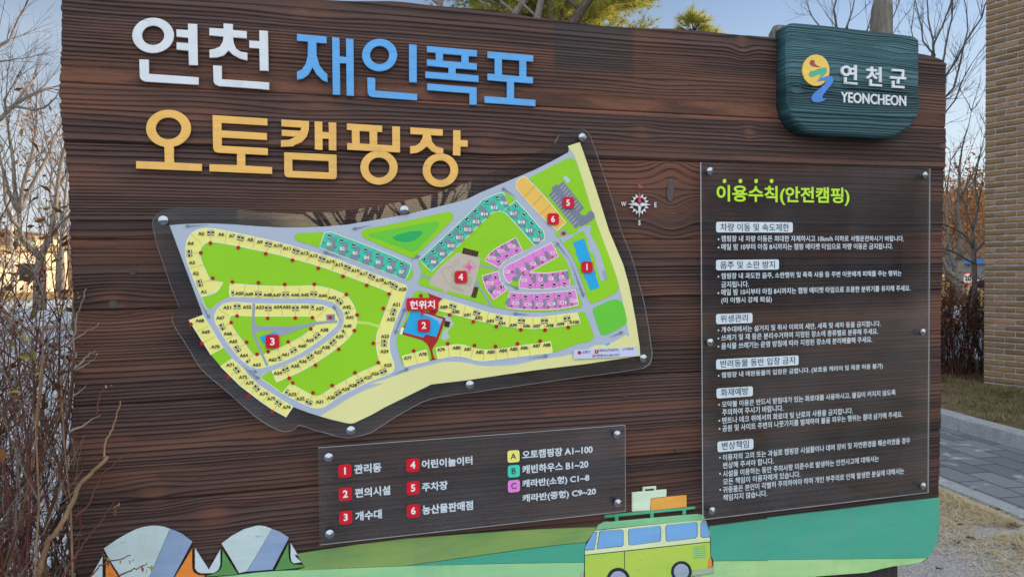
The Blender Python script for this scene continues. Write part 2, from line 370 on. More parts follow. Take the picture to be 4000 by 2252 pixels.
def wood_mat(name, dark, light, red, ghost, rough=0.62):
    m = bpy.data.materials.new(name); m.use_nodes = True; t = m.node_tree; b = t.nodes['Principled BSDF']
    b.inputs['Roughness'].default_value = rough; b.inputs['Specular IOR Level'].default_value = 0.22
    at = {}
    for a in ('ridge', 'red', 'ghost'):
        at[a] = nn(t, 'ShaderNodeAttribute'); at[a].attribute_name = a
    tcn = nn(t, 'ShaderNodeTexCoord'); mpn = nn(t, 'ShaderNodeMapping'); mpn.inputs['Scale'].default_value = (3.0, 3.0, 60.0)
    no = nn(t, 'ShaderNodeTexNoise'); no.inputs['Scale'].default_value = 3.0; no.inputs['Detail'].default_value = 8.0; no.inputs['Roughness'].default_value = 0.65
    t.links.new(tcn.outputs['Object'], mpn.inputs['Vector']); t.links.new(mpn.outputs['Vector'], no.inputs['Vector'])
    n2 = nn(t, 'ShaderNodeTexNoise'); n2.inputs['Scale'].default_value = 260.0; n2.inputs['Detail'].default_value = 3.0
    t.links.new(tcn.outputs['Object'], n2.inputs['Vector'])
    ad = nn(t, 'ShaderNodeMath', operation='ADD'); t.links.new(no.outputs['Fac'], ad.inputs[0]); t.links.new(at['ridge'].outputs['Fac'], ad.inputs[1])
    mr = nn(t, 'ShaderNodeMapRange'); mr.inputs['From Min'].default_value = 0.40; mr.inputs['From Max'].default_value = 1.25; t.links.new(ad.outputs[0], mr.inputs['Value'])
    def mix(f, a, bcol):
        n = nn(t, 'ShaderNodeMix', data_type='RGBA'); t.links.new(f, n.inputs['Factor'])
        if isinstance(a, tuple): n.inputs['A'].default_value = (*a, 1)
        else: t.links.new(a, n.inputs['A'])
        if isinstance(bcol, tuple): n.inputs['B'].default_value = (*bcol, 1)
        else: t.links.new(bcol, n.inputs['B'])
        return n.outputs['Result']
    base = mix(mr.outputs['Result'], dark, light)
    rf = nn(t, 'ShaderNodeMath', operation='MULTIPLY'); sp = nn(t, 'ShaderNodeMapRange'); sp.inputs['From Min'].default_value = 0.35; sp.inputs['From Max'].default_value = 0.62; sp.inputs['To Min'].default_value = 0.72
    t.links.new(n2.outputs['Fac'], sp.inputs['Value']); t.links.new(sp.outputs['Result'], rf.inputs[0])
    r2 = nn(t, 'ShaderNodeMath', operation='MULTIPLY'); rr = nn(t, 'ShaderNodeMapRange'); rr.inputs['From Max'].default_value = 0.45; rr.inputs['To Min'].default_value = 0.3
    t.links.new(mr.outputs['Result'], rr.inputs['Value']); t.links.new(at['red'].outputs['Fac'], r2.inputs[0]); t.links.new(rr.outputs['Result'], r2.inputs[1])
    t.links.new(r2.outputs[0], rf.inputs[1])
    c = mix(rf.outputs[0], base, red)
    gh = nn(t, 'ShaderNodeMath', operation='MULTIPLY'); gh.inputs[1].default_value = 0.8; t.links.new(at['ghost'].outputs['Fac'], gh.inputs[0])
    gb = mix(mr.outputs['Result'], tuple(0.55*g for g in ghost), ghost)
    c = mix(gh.outputs[0], c, gb)
    t.links.new(c, b.inputs['Base Color'])
    bn = nn(t, 'ShaderNodeBump'); bn.inputs['Strength'].default_value = 0.5; bn.inputs['Distance'].default_value = 0.002
    t.links.new(no.outputs['Fac'], bn.inputs['Height']); t.links.new(bn.outputs['Normal'], b.inputs['Normal'])
    return m
BROWN = wood_mat('burnt brushed cedar', (0.0085, 0.0065, 0.0075), (0.092, 0.053, 0.044), (0.190, 0.078, 0.045), (0.048, 0.043, 0.044), 0.72)
TEAL = wood_mat('teal stained cedar', (0.003, 0.010, 0.014), (0.034, 0.095, 0.108), (0.075, 0.185, 0.21), (0.02, 0.05, 0.06), 0.5)

# ------------------------------------------------------------------ the wooden signboard
sign_x, _ = S(1900, 2200)
sign = thing('camp_signboard', (sign_x, 0.06, 0.0), 'huge dark brown burnt timber signboard with white, blue and yellow Korean title letters', 'signboard')
top_px = P('z 155,-38 400,-26 640,-14 k 720,0 1000,15 1350,12 1500,22 1800,60 2100,80 2400,105 l 0,135 200,175 400,198 700,240 1000,270 1230,285 1600,290 1900,310 2200,345 2575,372 m 0,378 110,385 600,430 1200,500 1535,540 1620,560 1700,592 1760,645 1788,700 1796,790')
bot_px = P('z 185,1640 500,1598 900,1550 1300,1505 t -1500,1690 -900,1590 -300,1510 0,1480 400,1450 800,1420 1000,1405 1130,1370 1270,1340 1430,1325 1545,1300 1612,1256 1660,1190 1702,1090 1720,1000')
tp = np.array([S(*p) for p in top_px]); bp = np.array([S(*p) for p in bot_px])
XL = S(243, 800)[0]; XR = S(m_x := 3000+1738/2.575, 1100)[0]
tp[0, 0] = XL-0.02; bp[0, 0] = XL-0.02; tp[-1, 0] = XR+0.004; bp[-1, 0] = XR+0.004
lp = np.array([S(*p) for p in P('j 628,0 615,100 625,300 615,500 608,700 605,900 610,1050 620,1200 650,1450 p 655,0 690,350 700,700 715,1100 735,1300 745,1450 n 740,0 755,200 750,600 745,1000 720,1300 715,1450 u 710,0 690,500 700,900 735,1250 760,1450')])[::-1]
rp_ = np.array([S(*p) for p in P('m 1790,1000 1785,1450 o 1778,200 1765,500 1755,900 1750,1300 s 1735,400 1735,700 1732,1100 t 1732,0 1725,300 1715,640')])[::-1]
def board_xoff(X, Z):
    l = np.interp(Z, lp[:, 1], lp[:, 0])-XL; r = np.interp(Z, rp_[:, 1], rp_[:, 0])-XR
    jag = 0.004*(vn(Z*170, Z*0, 50)-0.5)
    wl = np.clip(1-(X-XL)/0.25, 0, 1)**2; wr = np.clip(1-(XR-X)/0.12, 0, 1)**2
    return l*wl+jag*np.clip(1-(X-XL)/0.02, 0, 1)+(r+jag*0.7)*wr
xs = np.concatenate([np.linspace(XL, XR-0.07, 330), np.linspace(XR-0.068, XR, 26)])
seamz = [S(440, 1209)[1], S(500, 936)[1], S(2740, 633)[1], S(1800, 1505)[1], S(500, 1960)[1]]
planks = sorted(set([-0.2, seamz[4], seamz[3], seamz[0], seamz[1], seamz[2], S(1500, 330)[1]-0.035, 3.0]))
K = lambda px, py, a, b, s: (*S(px, py), a, b, s)
knots = [K(2621, 742, .055, .10, .75), K(441, 1188, .07, .035, .75), K(2505, 517, .05, .02, .7), K(602, 1918, .06, .03, .7), K(690, 960, .08, .02, .5), K(2900, 160, .03, .04, .7), K(2925, 515, .03, .02, .6),
         K(1200, 30, .12, .03, .6), K(780, 440, .15, .04, .4), K(1220, 410, .12, .03, .5), K(2590, 310, .10, .03, .5), K(830, 2010, .07, .03, .6), K(2640, 1160, .10, .02, .6), K(3690, 575, .03, .02, .7), K(3330, 910, .05, .02, .6), K(2850, 840, .05, .03, .7), K(1060, 1690, .1, .03, .5), K(1900, 560, .09, .03, .5)]
zb1 = S(1200, 330)[1]
bands = [(zb1-0.032, zb1+0.018, 1.0), (seamz[2]+0.005, seamz[2]+0.028, 0.35), (S(2600, 961)[1]+0.002, S(2600, 961)[1]+0.03, 0.9), (S(700, 1850)[1]-0.02, S(700, 1850)[1]+0.02, 0.45), (S(900, 1690)[1]-0.012, S(900, 1690)[1]+0.012, 0.5)]
gx0, gz1 = S(2000+405/2.575, 205/2.575+25); gx1, gz0 = S(2000+1230/2.575, 760/2.575)
def ghost(X, Z):
    return np.clip((X-gx0)/0.006, 0, 1)*np.clip((gx1-X)/0.006, 0, 1)*np.clip((Z-gz0+0.02)/0.04, 0, 1)*(0.65+0.5*vn(X*9, Z*60, 44))
board = grid_board('board', sign, xs, 1250, np.interp(xs, bp[:, 0], bp[:, 1]), np.interp(xs, tp[:, 0], tp[:, 1]), board_xoff, lambda X, Z: 0.0012+0*X, 0.09, planks, knots, 0.0125, bands, BROWN, 3, 0.0029, ghost, 0.62)

POST = mat('weathered grey timber', (0.10, 0.095, 0.08), 0.85, 0.3, 14, 0.2, bump=0.6, stretch=(9, 9, 0.9), col2=(0.27, 0.245, 0.20))
def post(pts, m=POST):
    b = MB(); b.tube([p for p, r in pts], [r for p, r in pts], m, 14); return b.build('support_post', sign, True)
px, pz = S(3000+1150/2.575, 0, 0.16); post([((px, 0.165, -0.3), 0.034), ((px, 0.165, pz-0.10), 0.034), ((px+0.003, 0.165, pz-0.03), 0.032), ((px+0.007, 0.165, pz+0.01), 0.026), ((px+0.008, 0.165, pz+0.015), 0.012)])
px2, pz2 = S(3000+130/2.575, 300/2.575, 0.15); post([((px2, 0.155, 0.9), 0.034), ((px2, 0.155, pz2-0.012), 0.034), ((px2+0.004, 0.155, pz2+0.006), 0.026)])
DARKP = mat('dark stained timber', (0.035, 0.028, 0.026), 0.7, 0.3, 20, bump=0.4, stretch=(5, 5, 1))
for a in (600, -4200):
    x0 = S(3000+a/2.575, 2240, 0.03)[0]; b = MB(); b.box(x0, x0+0.24, 0.012, 0.084, -0.3, 0.80, DARKP); b.build('leg', sign)

# raised title letters
WHITE = mat('white letter paint', C(203, 214, 228), 0.55, 0.05, 30, chip=0.6, grime=0.25)
BLUE = mat('blue letter paint', C(86, 160, 228), 0.5, 0.10, 12, stretch=(2, 2, 14), chip=0.8, chipcol=(0.20, 0.17, 0.13), grime=0.15)
YEL = mat('yellow letter paint', (0.86, 0.475, 0.115), 0.5, 0.09, 9, stretch=(2, 2, 12), chip=0.4, grime=0.25)
YF = -0.0088; TH = 0.0050
def letter(m, comps, rings=()):
    b = MB()
    for o_, h_ in comps: b.solid(P(o_), [P(x) for x in h_], YF, TH, m)
    for (z, cx, cy, rx, ry, ix, iy) in rings: b.solid(ell(z, cx, cy, rx, ry, 56), [ell(z, cx, cy, ix, iy, 48)], YF+0.0006, TH-0.0006, m)
    return b.build('title_letter', sign)
LET = [
 (WHITE, [('j 1890,238 1983,243 1990,658 1900,655 1895,512 1775,500 1775,427 1893,435 1893,382 1775,370 1773,296 1890,303', []), ('j 1400,597 1496,601 1497,743 1998,778 1998,855 1460,822 1430,808 1412,790 1405,765', [])], [('j', 1539, 357, 210, 178, 112, 97)], 'white title letter, first of the upper row'),
 (WHITE, [('j 2105,282 2248,290 2248,237 2342,243 2342,303 2482,315 2482,388 2345,378 2350,430 2375,490 2420,520 2488,532 2488,610 2410,590 2340,550 2300,510 2250,560 2180,580 2107,582 2105,500 2160,492 2210,470 2240,420 2248,370 2105,357', []),
          ('k 33,305 120,312 127,715 38,710 33,490 -68,482 -68,408 33,415', []), ('j 2142,658 2230,663 2232,797 2575,820 k 133,830 133,905 j 2575,893 2200,867 2165,850 2148,825', [])], [], 'white title letter beside the blue word'),
 (BLUE, [('k 412,340 711,370 711,438 607,432 610,560 640,660 690,725 718,745 720,828 670,810 610,750 568,680 530,750 480,790 412,805 412,722 460,700 500,640 520,560 522,420 412,413', []), ('k 766,373 840,382 842,567 908,575 905,388 981,395 986,968 912,962 908,640 843,637 848,957 772,952', [])], [], None),
 (BLUE, [('k 1540,445 1617,452 1618,832 1541,828', []), ('k 1120,780 1190,783 1200,795 1201,912 1622,945 1622,1012 1170,978 1138,962 1124,930', [])], [('k', 1244, 555, 177, 164, 96, 91)], None),
 (BLUE, [('k 1720,462 2223,507 2223,572 2140,567 2140,632 2223,640 2223,705 2010,690 2010,740 2240,762 2240,828 1704,785 1704,720 1937,737 1937,683 1720,663 1720,597 1808,604 1808,533 1720,527', ['k 1882,543 2067,558 2067,627 1882,612']), ('k 1723,840 2221,880 2221,1057 2148,1053 2147,940 1723,908', [])], [], None),
 (BLUE, [('k 2330,518 l 215,558 215,623 146,618 146,772 212,777 212,842 22,828 22,990 237,1005 237,1071 k 2300,1035 2300,968 2525,983 2525,825 2330,808 2330,740 2402,745 2402,592 2330,585', ['k 2475,598 l 75,612 75,768 k 2475,752'])], [], None),
 (YEL, [('y 294,312 371,315 373,447 600,458 600,517 65,496 65,435 298,443', [])], [('y', 329, 170, 183, 152, 104, 88)], None),
 (YEL, [('y 686,61 1133,90 1133,147 760,126 760,186 1129,208 1129,265 762,245 762,310 1137,330 1137,388 953,378 953,472 1171,484 1171,541 661,519 661,460 885,468 885,376 725,367 702,356 691,332', [])], [], None),
 (YEL, [('y 1246,97 x 112,84 110,150 95,200 55,245 -5,268 y 1350,315 1242,320 1242,266 1310,262 1360,238 1248,230 1248,181 1400,189 1408,164 1246,153', []), ('x 153,86 212,88 213,165 261,167 259,93 318,96 319,307 261,304 260,219 214,217 214,303 155,299', []),
        ('y 1268,363 x 320,338 322,505 315,520 300,525 y 1300,568 1280,560 1270,540', ['y 1335,422 x 260,388 261,472 y 1337,514'])], [], None),
 (YEL, [('x 398,101 666,118 666,168 628,166 630,262 743,268 742,123 801,126 802,322 400,301 400,250 437,252 435,153 398,151', ['x 495,159 569,164 571,258 496,253'])], [('x', 642, 436, 142, 130, 80, 76)], None),
 (YEL, [('x 880,131 1126,146 1126,196 1035,191 1045,240 1075,275 1130,292 1130,332 1080,330 1040,310 1005,275 970,305 930,325 878,331 878,275 920,270 950,250 970,215 975,187 880,182', []), ('x 1205,152 1260,154 1260,227 1315,229 1315,280 1260,278 1259,347 1203,343', [])], [('x', 1108, 456, 135, 128, 76, 74)], None)]
LN = ['white', 'white', 'blue', 'blue', 'blue', 'blue', 'yellow', 'yellow', 'yellow', 'yellow', 'yellow']
for (m_, c_, r_, _), nme in zip(LET, LN):
    o = letter(m_, c_, r_); o['label'] = 'raised %s Korean title letter' % nme

# compass rose painted on the board
RED = mat('faded red paint', C(190, 70, 88), 0.6, 0.1)
cm = MB(); YC = -0.0062; YC2 = -0.0066
for p_ in ('e 1455,1118 1560,1098 1600,1119 1590,1145', 'e 1755,1125 1640,1100 1612,1115 1625,1145 1640,1146', 'e 1605,1285 1588,1150 1605,1128 1626,1150'): cm.solid(P(p_), [], YC, 0.004, WHITE)
cm.solid(P('e 1608,955 1627,1088 1606,1112 1588,1085'), [], YC2, 0.004, RED)
for cx, cy in ((1570,1015),(1538,1040),(1515,1082),(1500,1157),(1537,1200),(1572,1225),(1640,1018),(1678,1042),(1698,1083),(1700,1160),(1673,1200),(1640,1225)):
    d = np.array([cx-1606, cy-1121.0]); d /= np.linalg.norm(d); n_ = np.array([-d[1], d[0]])
    q = [np.array([cx, cy])+d*25, np.array([cx, cy])-d*22+n_*20, np.array([cx, cy])-d*22-n_*20]
    cm.solid([(2000+a/3.22, 450+b_/3.22) for a, b_ in q], [], YC, 0.004, WHITE)
for ch, cx, cy, hh, mm in (('N', 1612, 893, 58, RED), ('W', 1405, 1115, 56, WHITE), ('E', 1805, 1126, 60, WHITE), ('S', 1603, 1350, 62, WHITE)):
    text_c(cm, ch, 2000+cx/3.22, 450+cy/3.22, hh/3.22, YC, mm, 0.03, 0.85)
cm.build('compass_rose', sign)

# grey fillings of knot holes and screw plugs
PLUG = mat('grey brown filler', (0.075, 0.065, 0.062), 0.45, 0.25, 40)
for ps in ('e 2000,795 1970,830 1955,950 1950,1030 1980,1088 2010,1075 2035,980 2043,880 2020,815',):
    b = MB(); b.solid(smooth(P(ps)), [], -0.0035, 0.003, PLUG, 0.0006); b.build('knot_filling', sign)
b = MB(); b.solid(ell('n', 1135, 160, 46, 42, 24), [], -0.003, 0.003, PLUG, 0.0006); b.build('knot_filling', sign)
for z_, cx, cy, r_ in (('p', 1335, 1282, 34), ('i', 1768, 1060, 52), ('r', 1672, 172, 26), ('q', 728, 455, 30), ('q', 1450, 382, 30)):
    b = MB(); b.solid(ell(z_, cx, cy, r_, r_, 20), [ell(z_, cx, cy, r_*.62, r_*.62, 16)], -0.0055, 0.003, PLUG, 0.0005); b.solid(ell(z_, cx, cy, r_*.55, r_*.55, 16), [], -0.004, 0.003, PLUG, 0.0005); b.build('screw_plug', sign)

# painted strip along the foot of the board
def paint(n_, col, var=0.10, sc=5, col2=None): return mat(n_, col, 0.5, var*1.4, sc, stretch=(1, 1, 5), col2=col2, chip=0.35, chipstr=(7, 7, 26), grime=0.22)
OLIVE = paint('olive hill paint', C(100, 146, 92), col2=C(138, 166, 92)); TEALP = paint('sea green paint', C(50, 160, 128), col2=C(76, 160, 146)); TEALD = paint('deep green paint', C(58, 158, 138), col2=C(76, 163, 148))
LGR = paint('pale green paint', C(126, 196, 152), col2=C(150, 203, 152)); LGR2 = paint('yellow green paint', C(140, 196, 138), col2=C(166, 210, 150))
YP = -0.0085; TP = 0.006
def deco(name, items, parent=sign, label=None):
    b = MB()
    for ps, m_, *rest in items:
        yf = YP-(rest[0] if rest else 0.0)
        pts = ps if isinstance(ps, list) else P(ps)
        b.solid(pts, rest[1] if len(rest) > 1 else [], yf, TP+(rest[0] if rest else 0), m_, 0.0006)
    o = b.build(name, parent)
    if label: o['label'] = label
    return o
deco('painted_hill', [('q 380,1228 640,1185 1000,1130 1540,1065 2100,1022 2575,988 r 300,972 846,950 825,1000 750,1096 400,1133 0,1185 q 1500,1336 1190,1347 640,1372 420,1382 495,1355 465,1310', OLIVE)], label='olive green painted hill')
deco('painted_hill', [('q 1520,1340 r 0,1192 400,1140 748,1102 730,1160 728,1303 0,1311 q 2000,1328', TEALP)], label='narrow sea green painted wedge')
deco('painted_hill', [('r 1985,945 2575,865 t 0,855 350,813 700,775 1250,705 1722,655 1722,800 1718,1000 1700,1090 1660,1190 1612,1257 800,1270 0,1276 r 2575,1283 2025,1287 2015,1260 1998,1240 1998,1080', TEALD)], label='broad deep green painted hill')
deco('painted_ground', [('u 1200,1540 2000,1470 2400,1432 q 0,1410 210,1393 1190,1353 1500,1341 2200,1325 r 0,1316 726,1307 726,1395 690,1402 690,1580 q 1000,1640 u 2000,1640 1200,1640', LGR), ('r 2030,1292 2575,1288 t 0,1280 800,1273 1598,1262 1545,1300 1430,1325 1270,1340 1130,1370 1000,1405 800,1420 400,1450 0,1478 -300,1510 r 1820,1560 1820,1450 2029,1412 2029,1320', LGR2)], label='pale green painted ground')
TW = paint('tent white paint', C(182, 207, 217), 0.06, 8); TB = paint('tent blue paint', C(122, 152, 198), 0.10, 9, C(140, 166, 206)); TO = paint('orange paint', C(230, 134, 56)); TG = paint('leaf green paint', C(86, 146, 82), 0.12); TV = paint('sail white paint', C(188, 212, 228), 0.05)
deco('painted_tent', [(smooth(P('u 1043,1165 1150,1090 1290,1010 1400,962 1520,940 1620,945 1705,970 1500,1449 1470,1520 1250,1560 1210,1449 1110,1290')), TW), ('u 1707,971 1820,1015 1932,1100 1745,1449 1700,1520 1476,1520 1502,1449', TB), ('u 1930,1168 1932,1370 1950,1410 1998,1436 2058,1440 2040,1470 1780,1520 1755,1455', TO), ('u 1062,1300 1100,1315 1186,1449 1230,1550 1062,1550', TO), ('u 1027,1245 1027,1530 860,1540 920,1430', TV)], label='painted white and blue dome tent with orange flaps')
deco('painted_tent', [('u 2228,1115 2330,1040 2450,975 2575,940 q 40,938 100,947 156,970 0,1240 -95,1393 u 2405,1410 2300,1230', TW), ('q 158,971 240,1000 329,1058 165,1374 -92,1395 2,1240', TB), ('u 2238,1188 2388,1422 2250,1432 2070,1446 2140,1425 2200,1395 2232,1340', TG), ('q 324,1118 330,1260 345,1300 380,1330 468,1330 490,1350 192,1384', TG), ('q 348,1112 462,1300 380,1312 355,1290 348,1240', TV), ('u 1960,1165 2098,1380 2215,1175 2215,1330 2195,1380 2150,1410 2020,1412 1980,1395 1960,1360', TV)], label='painted white and blue dome tent with green flaps')
# the painted camper van
VL = paint('lime paint', C(160, 200, 84), 0.08, 4, C(178, 206, 88)); VC = paint('cream paint', C(206, 222, 184), 0.05); VR = paint('roof green paint', C(124, 190, 146), 0.09, 7); VB = paint('window blue paint', C(112, 168, 228), 0.05, 6); VK = mat('black line paint', (0.012, 0.014, 0.018), 0.5); VT = mat('tyre black paint', (0.02, 0.024, 0.035), 0.5); VH = paint('hub grey paint', C(150, 168, 196), 0.1, 20); VM = paint('bumper grey paint', C(160, 176, 162)); RK = paint('rack green paint', C(76, 168, 136))
van = deco('painted_van', [('r 728,1160 830,980 895,905 1000,890 1400,852 1850,812 1900,815 1950,845 1975,935 2000,1050 2002,1262 2020,1268 2020,1350 1818,1388 1815,1460 1700,1560 726,1600', VK),
  ('r 735,1234 1400,1165 1992,1100 1997,1258 1975,1290 1970,1362 1815,1384 1810,1449 1690,1555 733,1595', VL, 0.0006), ('r 733,1180 735,1155 834,984 1300,935 1888,880 1956,886 1992,1000 1993,1092 735,1226', VC, 0.0006), (smooth(P('r 838,976 897,908 1000,893 1500,846 1850,816 1898,819 1940,848 1950,878 1400,922')), VR, 0.0006)], label='painted lime and cream camper van with a roof rack')
for i_, w in enumerate(('r 735,1178 735,1150 820,1005 858,998 828,1168', 'r 885,995 900,985 1095,975 1115,985 1118,1000 1118,1120 1105,1138 857,1165', 'r 1175,985 1190,965 1470,938 1492,945 1495,960 1495,1070 1480,1090 1200,1128 1178,1118', 'r 1550,945 1570,925 1840,900 1860,908 1862,925 1862,1030 1845,1055 1575,1090 1553,1080', 'r 1900,920 1918,894 1958,897 1982,1000 1987,1044 1920,1050 1900,1032')):
    q = P(w); c = np.mean(q, 0); big = [tuple(c+(np.array(p_)-c)*(1+0.045*40/np.linalg.norm(np.array(p_)-c)*1.25)) for p_ in q]
    deco('painted_window', [(big, VK, 0.0012), (q, VB, 0.0018)], van)
for cx, cy, ro, ri in ((1705, 1395, 105, 76), (1070, 1475, 118, 84)):
    deco('painted_wheel', [(ell('r', cx, cy, ro, ro*1.02), VT, 0.0014), (ell('r', cx, cy, ri, ri*1.02), VH, 0.002)], van)
deco('painted_bumper', [('r 1816,1388 2015,1356 2027,1322 2027,1408 1816,1440', VM, 0.0014)], van); deco('painted_bumper', [('r 692,1404 722,1400 722,1560 692,1570', VM, 0.0014)], van)
deco('painted_tail_lamp', [(smooth(P('r 1974,1290 1985,1258 2008,1265 2014,1330 2005,1356 1974,1360')), TO, 0.0016)], van)
deco('painted_vent', [('r 1828,%d 1950,%d 1950,%d 1828,%d' % (1146+22*k, 1133+22*k, 1140+22*k, 1154+22*k), RK, 0.0014) for k in range(6)], van)
deco('painted_door_line', [('r 1129,1192 1136,1192 1136,1366 1129,1366', VK, 0.0013)], van)
deco('painted_roof_rack', [(smooth(P('r 930,840 942,828 1395,784 1835,744 1847,750 1845,765 1752,776 1750,820 1718,823 1718,780 1427,808 1427,852 1395,855 1393,812 1072,842 1072,885 1040,888 1038,846 945,856 932,852'), 1), RK, 0.0)], van)
deco('painted_suitcase', [('r 1210,602 1318,592 1318,548 1452,538 1452,580 1555,570 1555,640 1395,658 1390,780 1210,792', paint('pale mint paint', C(198, 224, 204)), 0.0, [P('r 1340,590 1340,568 1432,560 1432,582')])], label='pale green painted suitcase on the van roof')
deco('painted_suitcase', [('r 1399,662 1757,630 1757,745 1397,781', paint('amber paint', C(226, 160, 74)), 0.0)], label='orange painted suitcase on the van roof')

# ------------------------------------------------------------------ green county plaque
pq = thing('county_plaque', (S(3300, 560)[0], -0.02, S(3300, 560)[1]), 'thick dark teal wooden plaque with a round emblem on the upper right corner', 'plaque')
PF = -0.050
fr = np.array([S(*p, PF) for p in P('m 195,235 260,222 600,252 1100,310 1480,356 1515,372 1533,410')]); fb = np.array([S(*p, PF) for p in P('m 165,950 175,1060 215,1160 270,1240 340,1300 430,1338 700,1360 1100,1385 1250,1385 1350,1345 1440,1280 1490,1220 1515,1150 1528,1000')])
xa, xb = fr[0, 0], fr[-1, 0]; fb[0, 0] = xa; fb[-1, 0] = xb
_xx = np.linspace(xa-0.1, xb+0.1, 900); _kk = np.exp(-(np.arange(-40, 41)/16.0)**2); _kk /= _kk.sum()
def _sm(c, drop):
    z_ = np.interp(_xx, c[:, 0], c[:, 1]); z_ = np.where(_xx < xa, c[0, 1]+drop*(xa-_xx)*2.5, z_); z_ = np.where(_xx > xb, c[-1, 1]+drop*(_xx-xb)*2.5, z_)
    return np.convolve(z_, _kk, 'same')
_fr, _fb = _sm(fr, -1), _sm(fb, 1)
fr_z = lambda x: np.interp(x, _xx, _fr); fb_z = lambda x: np.interp(x, _xx, _fb)
xs2 = xa+(xb-xa)*(0.5-0.5*np.cos(np.linspace(0, np.pi, 150)))
def pq_y(X, Z):
    d = np.minimum(np.minimum(X-xa, xb-X), np.minimum(fr_z(X)-Z, Z-fb_z(X))); d = np.clip(d/0.013, 0, 1)
    return PF+0.010*(1-d)**2
pzs = [0.0, S(3300, 450, PF)[1], S(3300, 350, PF)[1], 3.0]
K2 = lambda zx, zy, a, b, s: (*S(3000+zx/2.575, zy/2.575, PF), a, b, s)
grid_board('plank', pq, xs2, 300, fb_z(xs2), fr_z(xs2), lambda X, Z: 0*X, pq_y, 0.004, pzs, [K2(1300, 490, .05, .025, .7), K2(280, 900, .03, .02, .8), K2(1200, 725, .04, .02, .7), K2(690, 790, .03, .03, .7), K2(285, 490, .03, .02, .6)], 0.0085, [(S(3300, 295, PF)[1]-0.025, S(3300, 295, PF)[1]+0.02, 0.55), (S(3300, 430, PF)[1]-0.012, S(3300, 430, PF)[1]+0.012, 0.5)], TEAL, 21, 0.0026, None, 1.5)
YQ = PF-0.0062
for ch, *q_ in (('연', 1220, 352, 735, 1535, 745), ('천', 1707, 393, 770, 2012, 780), ('군', 2172, 443, 806, 2478, 816)):
    b = MB(); text(b, ch, 'E', *q_, YQ, WHITE, 0.018, 0.006); b.build('korean_letter', pq)
b = MB(); text(b, 'YEONCHEON', 'E', 1213, 872, 1078, 2478, 1174, YQ, WHITE, 0.02, 0.006)
b.build('latin_lettering', pq)
b = MB(); EY = mat('emblem yellow', C(236, 190, 88), 0.5, 0.1, 8, stretch=(1, 1, 8)); ER = mat('emblem crimson', C(150, 62, 84), 0.5); EG = mat('emblem green', C(74, 166, 138), 0.5); EB = mat('emblem blue', C(66, 122, 206), 0.5, 0.1)
b.solid(ell('E', 735, 470, 262, 304, 56), [], YQ+0.001, 0.006, EY)
b.solid(smooth(P('E 615,300 640,270 690,268 712,300 695,310 720,350 770,385 822,400 800,410 720,405 650,385 612,350')), [], YQ+0.0004, 0.005, ER, 0.0004)
b.solid(smooth(P('E 637,463 650,488 870,415 920,418 945,460 930,520 880,580 820,640 765,672 790,620 830,550 780,555 640,602 600,580 598,530')), [], YQ+0.0004, 0.005, EG, 0.0004)
b.solid(smooth(P('E 757,680 775,658 930,585 1010,582 1060,610 1070,670 1030,750 860,960 858,1010 900,1022 940,1008 935,1020 860,1070 760,1092 690,1080 652,1040 655,980 700,910 850,790 925,710 925,675 905,660 860,665')), [], YQ-0.0002, 0.006, EB, 0.0004)
b.build('emblem', pq)
# ------------------------------------------------------------------ clear acrylic panels on steel stand-offs
YB, YS = -0.0255, -0.0305            # back and front of the sheets
CHROME = bpy.data.materials.new('polished steel'); CHROME.use_nodes = True
cb = CHROME.node_tree.nodes['Principled BSDF']; cb.inputs['Base Color'].default_value = (0.33, 0.35, 0.38, 1); cb.inputs['Metallic'].default_value = 1.0; cb.inputs['Roughness'].default_value = 0.2
bm_ = MB()
bm_.lathe((0, 0, 0), (0, -1, 0), [(-0.004, .0085), (0.0250, .0085)], CHROME, 20)
bm_.lathe((0, 0, 0), (0, -1, 0), [(0.0309, .0088), (0.0312, .0106), (0.0362, .0106), (0.0366, .0103), (0.0418, .0006)], CHROME, 20)
_bolt = None
def bolt(parent, px, py):
    global _bolt
    x, z = S(px, py, -0.038)
    if _bolt is None:
        _bolt = bm_.build('bolt', None); o = _bolt
    else:
        o = _bolt.copy(); COL.objects.link(o)
    o.parent = parent; o.location = Vector((x, 0, z))-Vector(world_loc(parent).tolist())
    return o
def sheet(parent, pts, traced_front=True):
    q = [S(px, py, YS) for px, py in pts]; n = len(q); b = MB()
    b.add([(x, YS, z) for x, z in q], [tuple(range(n))], ACR); b.add([(x, YB, z) for x, z in q], [tuple(range(n-1, -1, -1))], ACR)
    b.add([(x, YS, z) for x, z in q]+[(x, YB, z) for x, z in q], [(i, i+n, (i+1) % n+n, (i+1) % n) for i in range(n)], ACR_EDGE)
    return b.build('acrylic_sheet', parent)
PRI = lambda n_, c, v=0.03: mat(n_, c, 0.5, v, 3.0, 0.35)
TXTW = mat('white vinyl lettering', C(196, 214, 232), 0.5, 0.03); TXTG = mat('lime vinyl lettering', C(172, 222, 44), 0.5, 0.03); TXTK = mat('navy vinyl lettering', (0.012, 0.012, 0.03), 0.5); BADGE = mat('red badge', C(192, 20, 44), 0.35, 0.06)
PW = PRI('badge white', C(236, 226, 234))

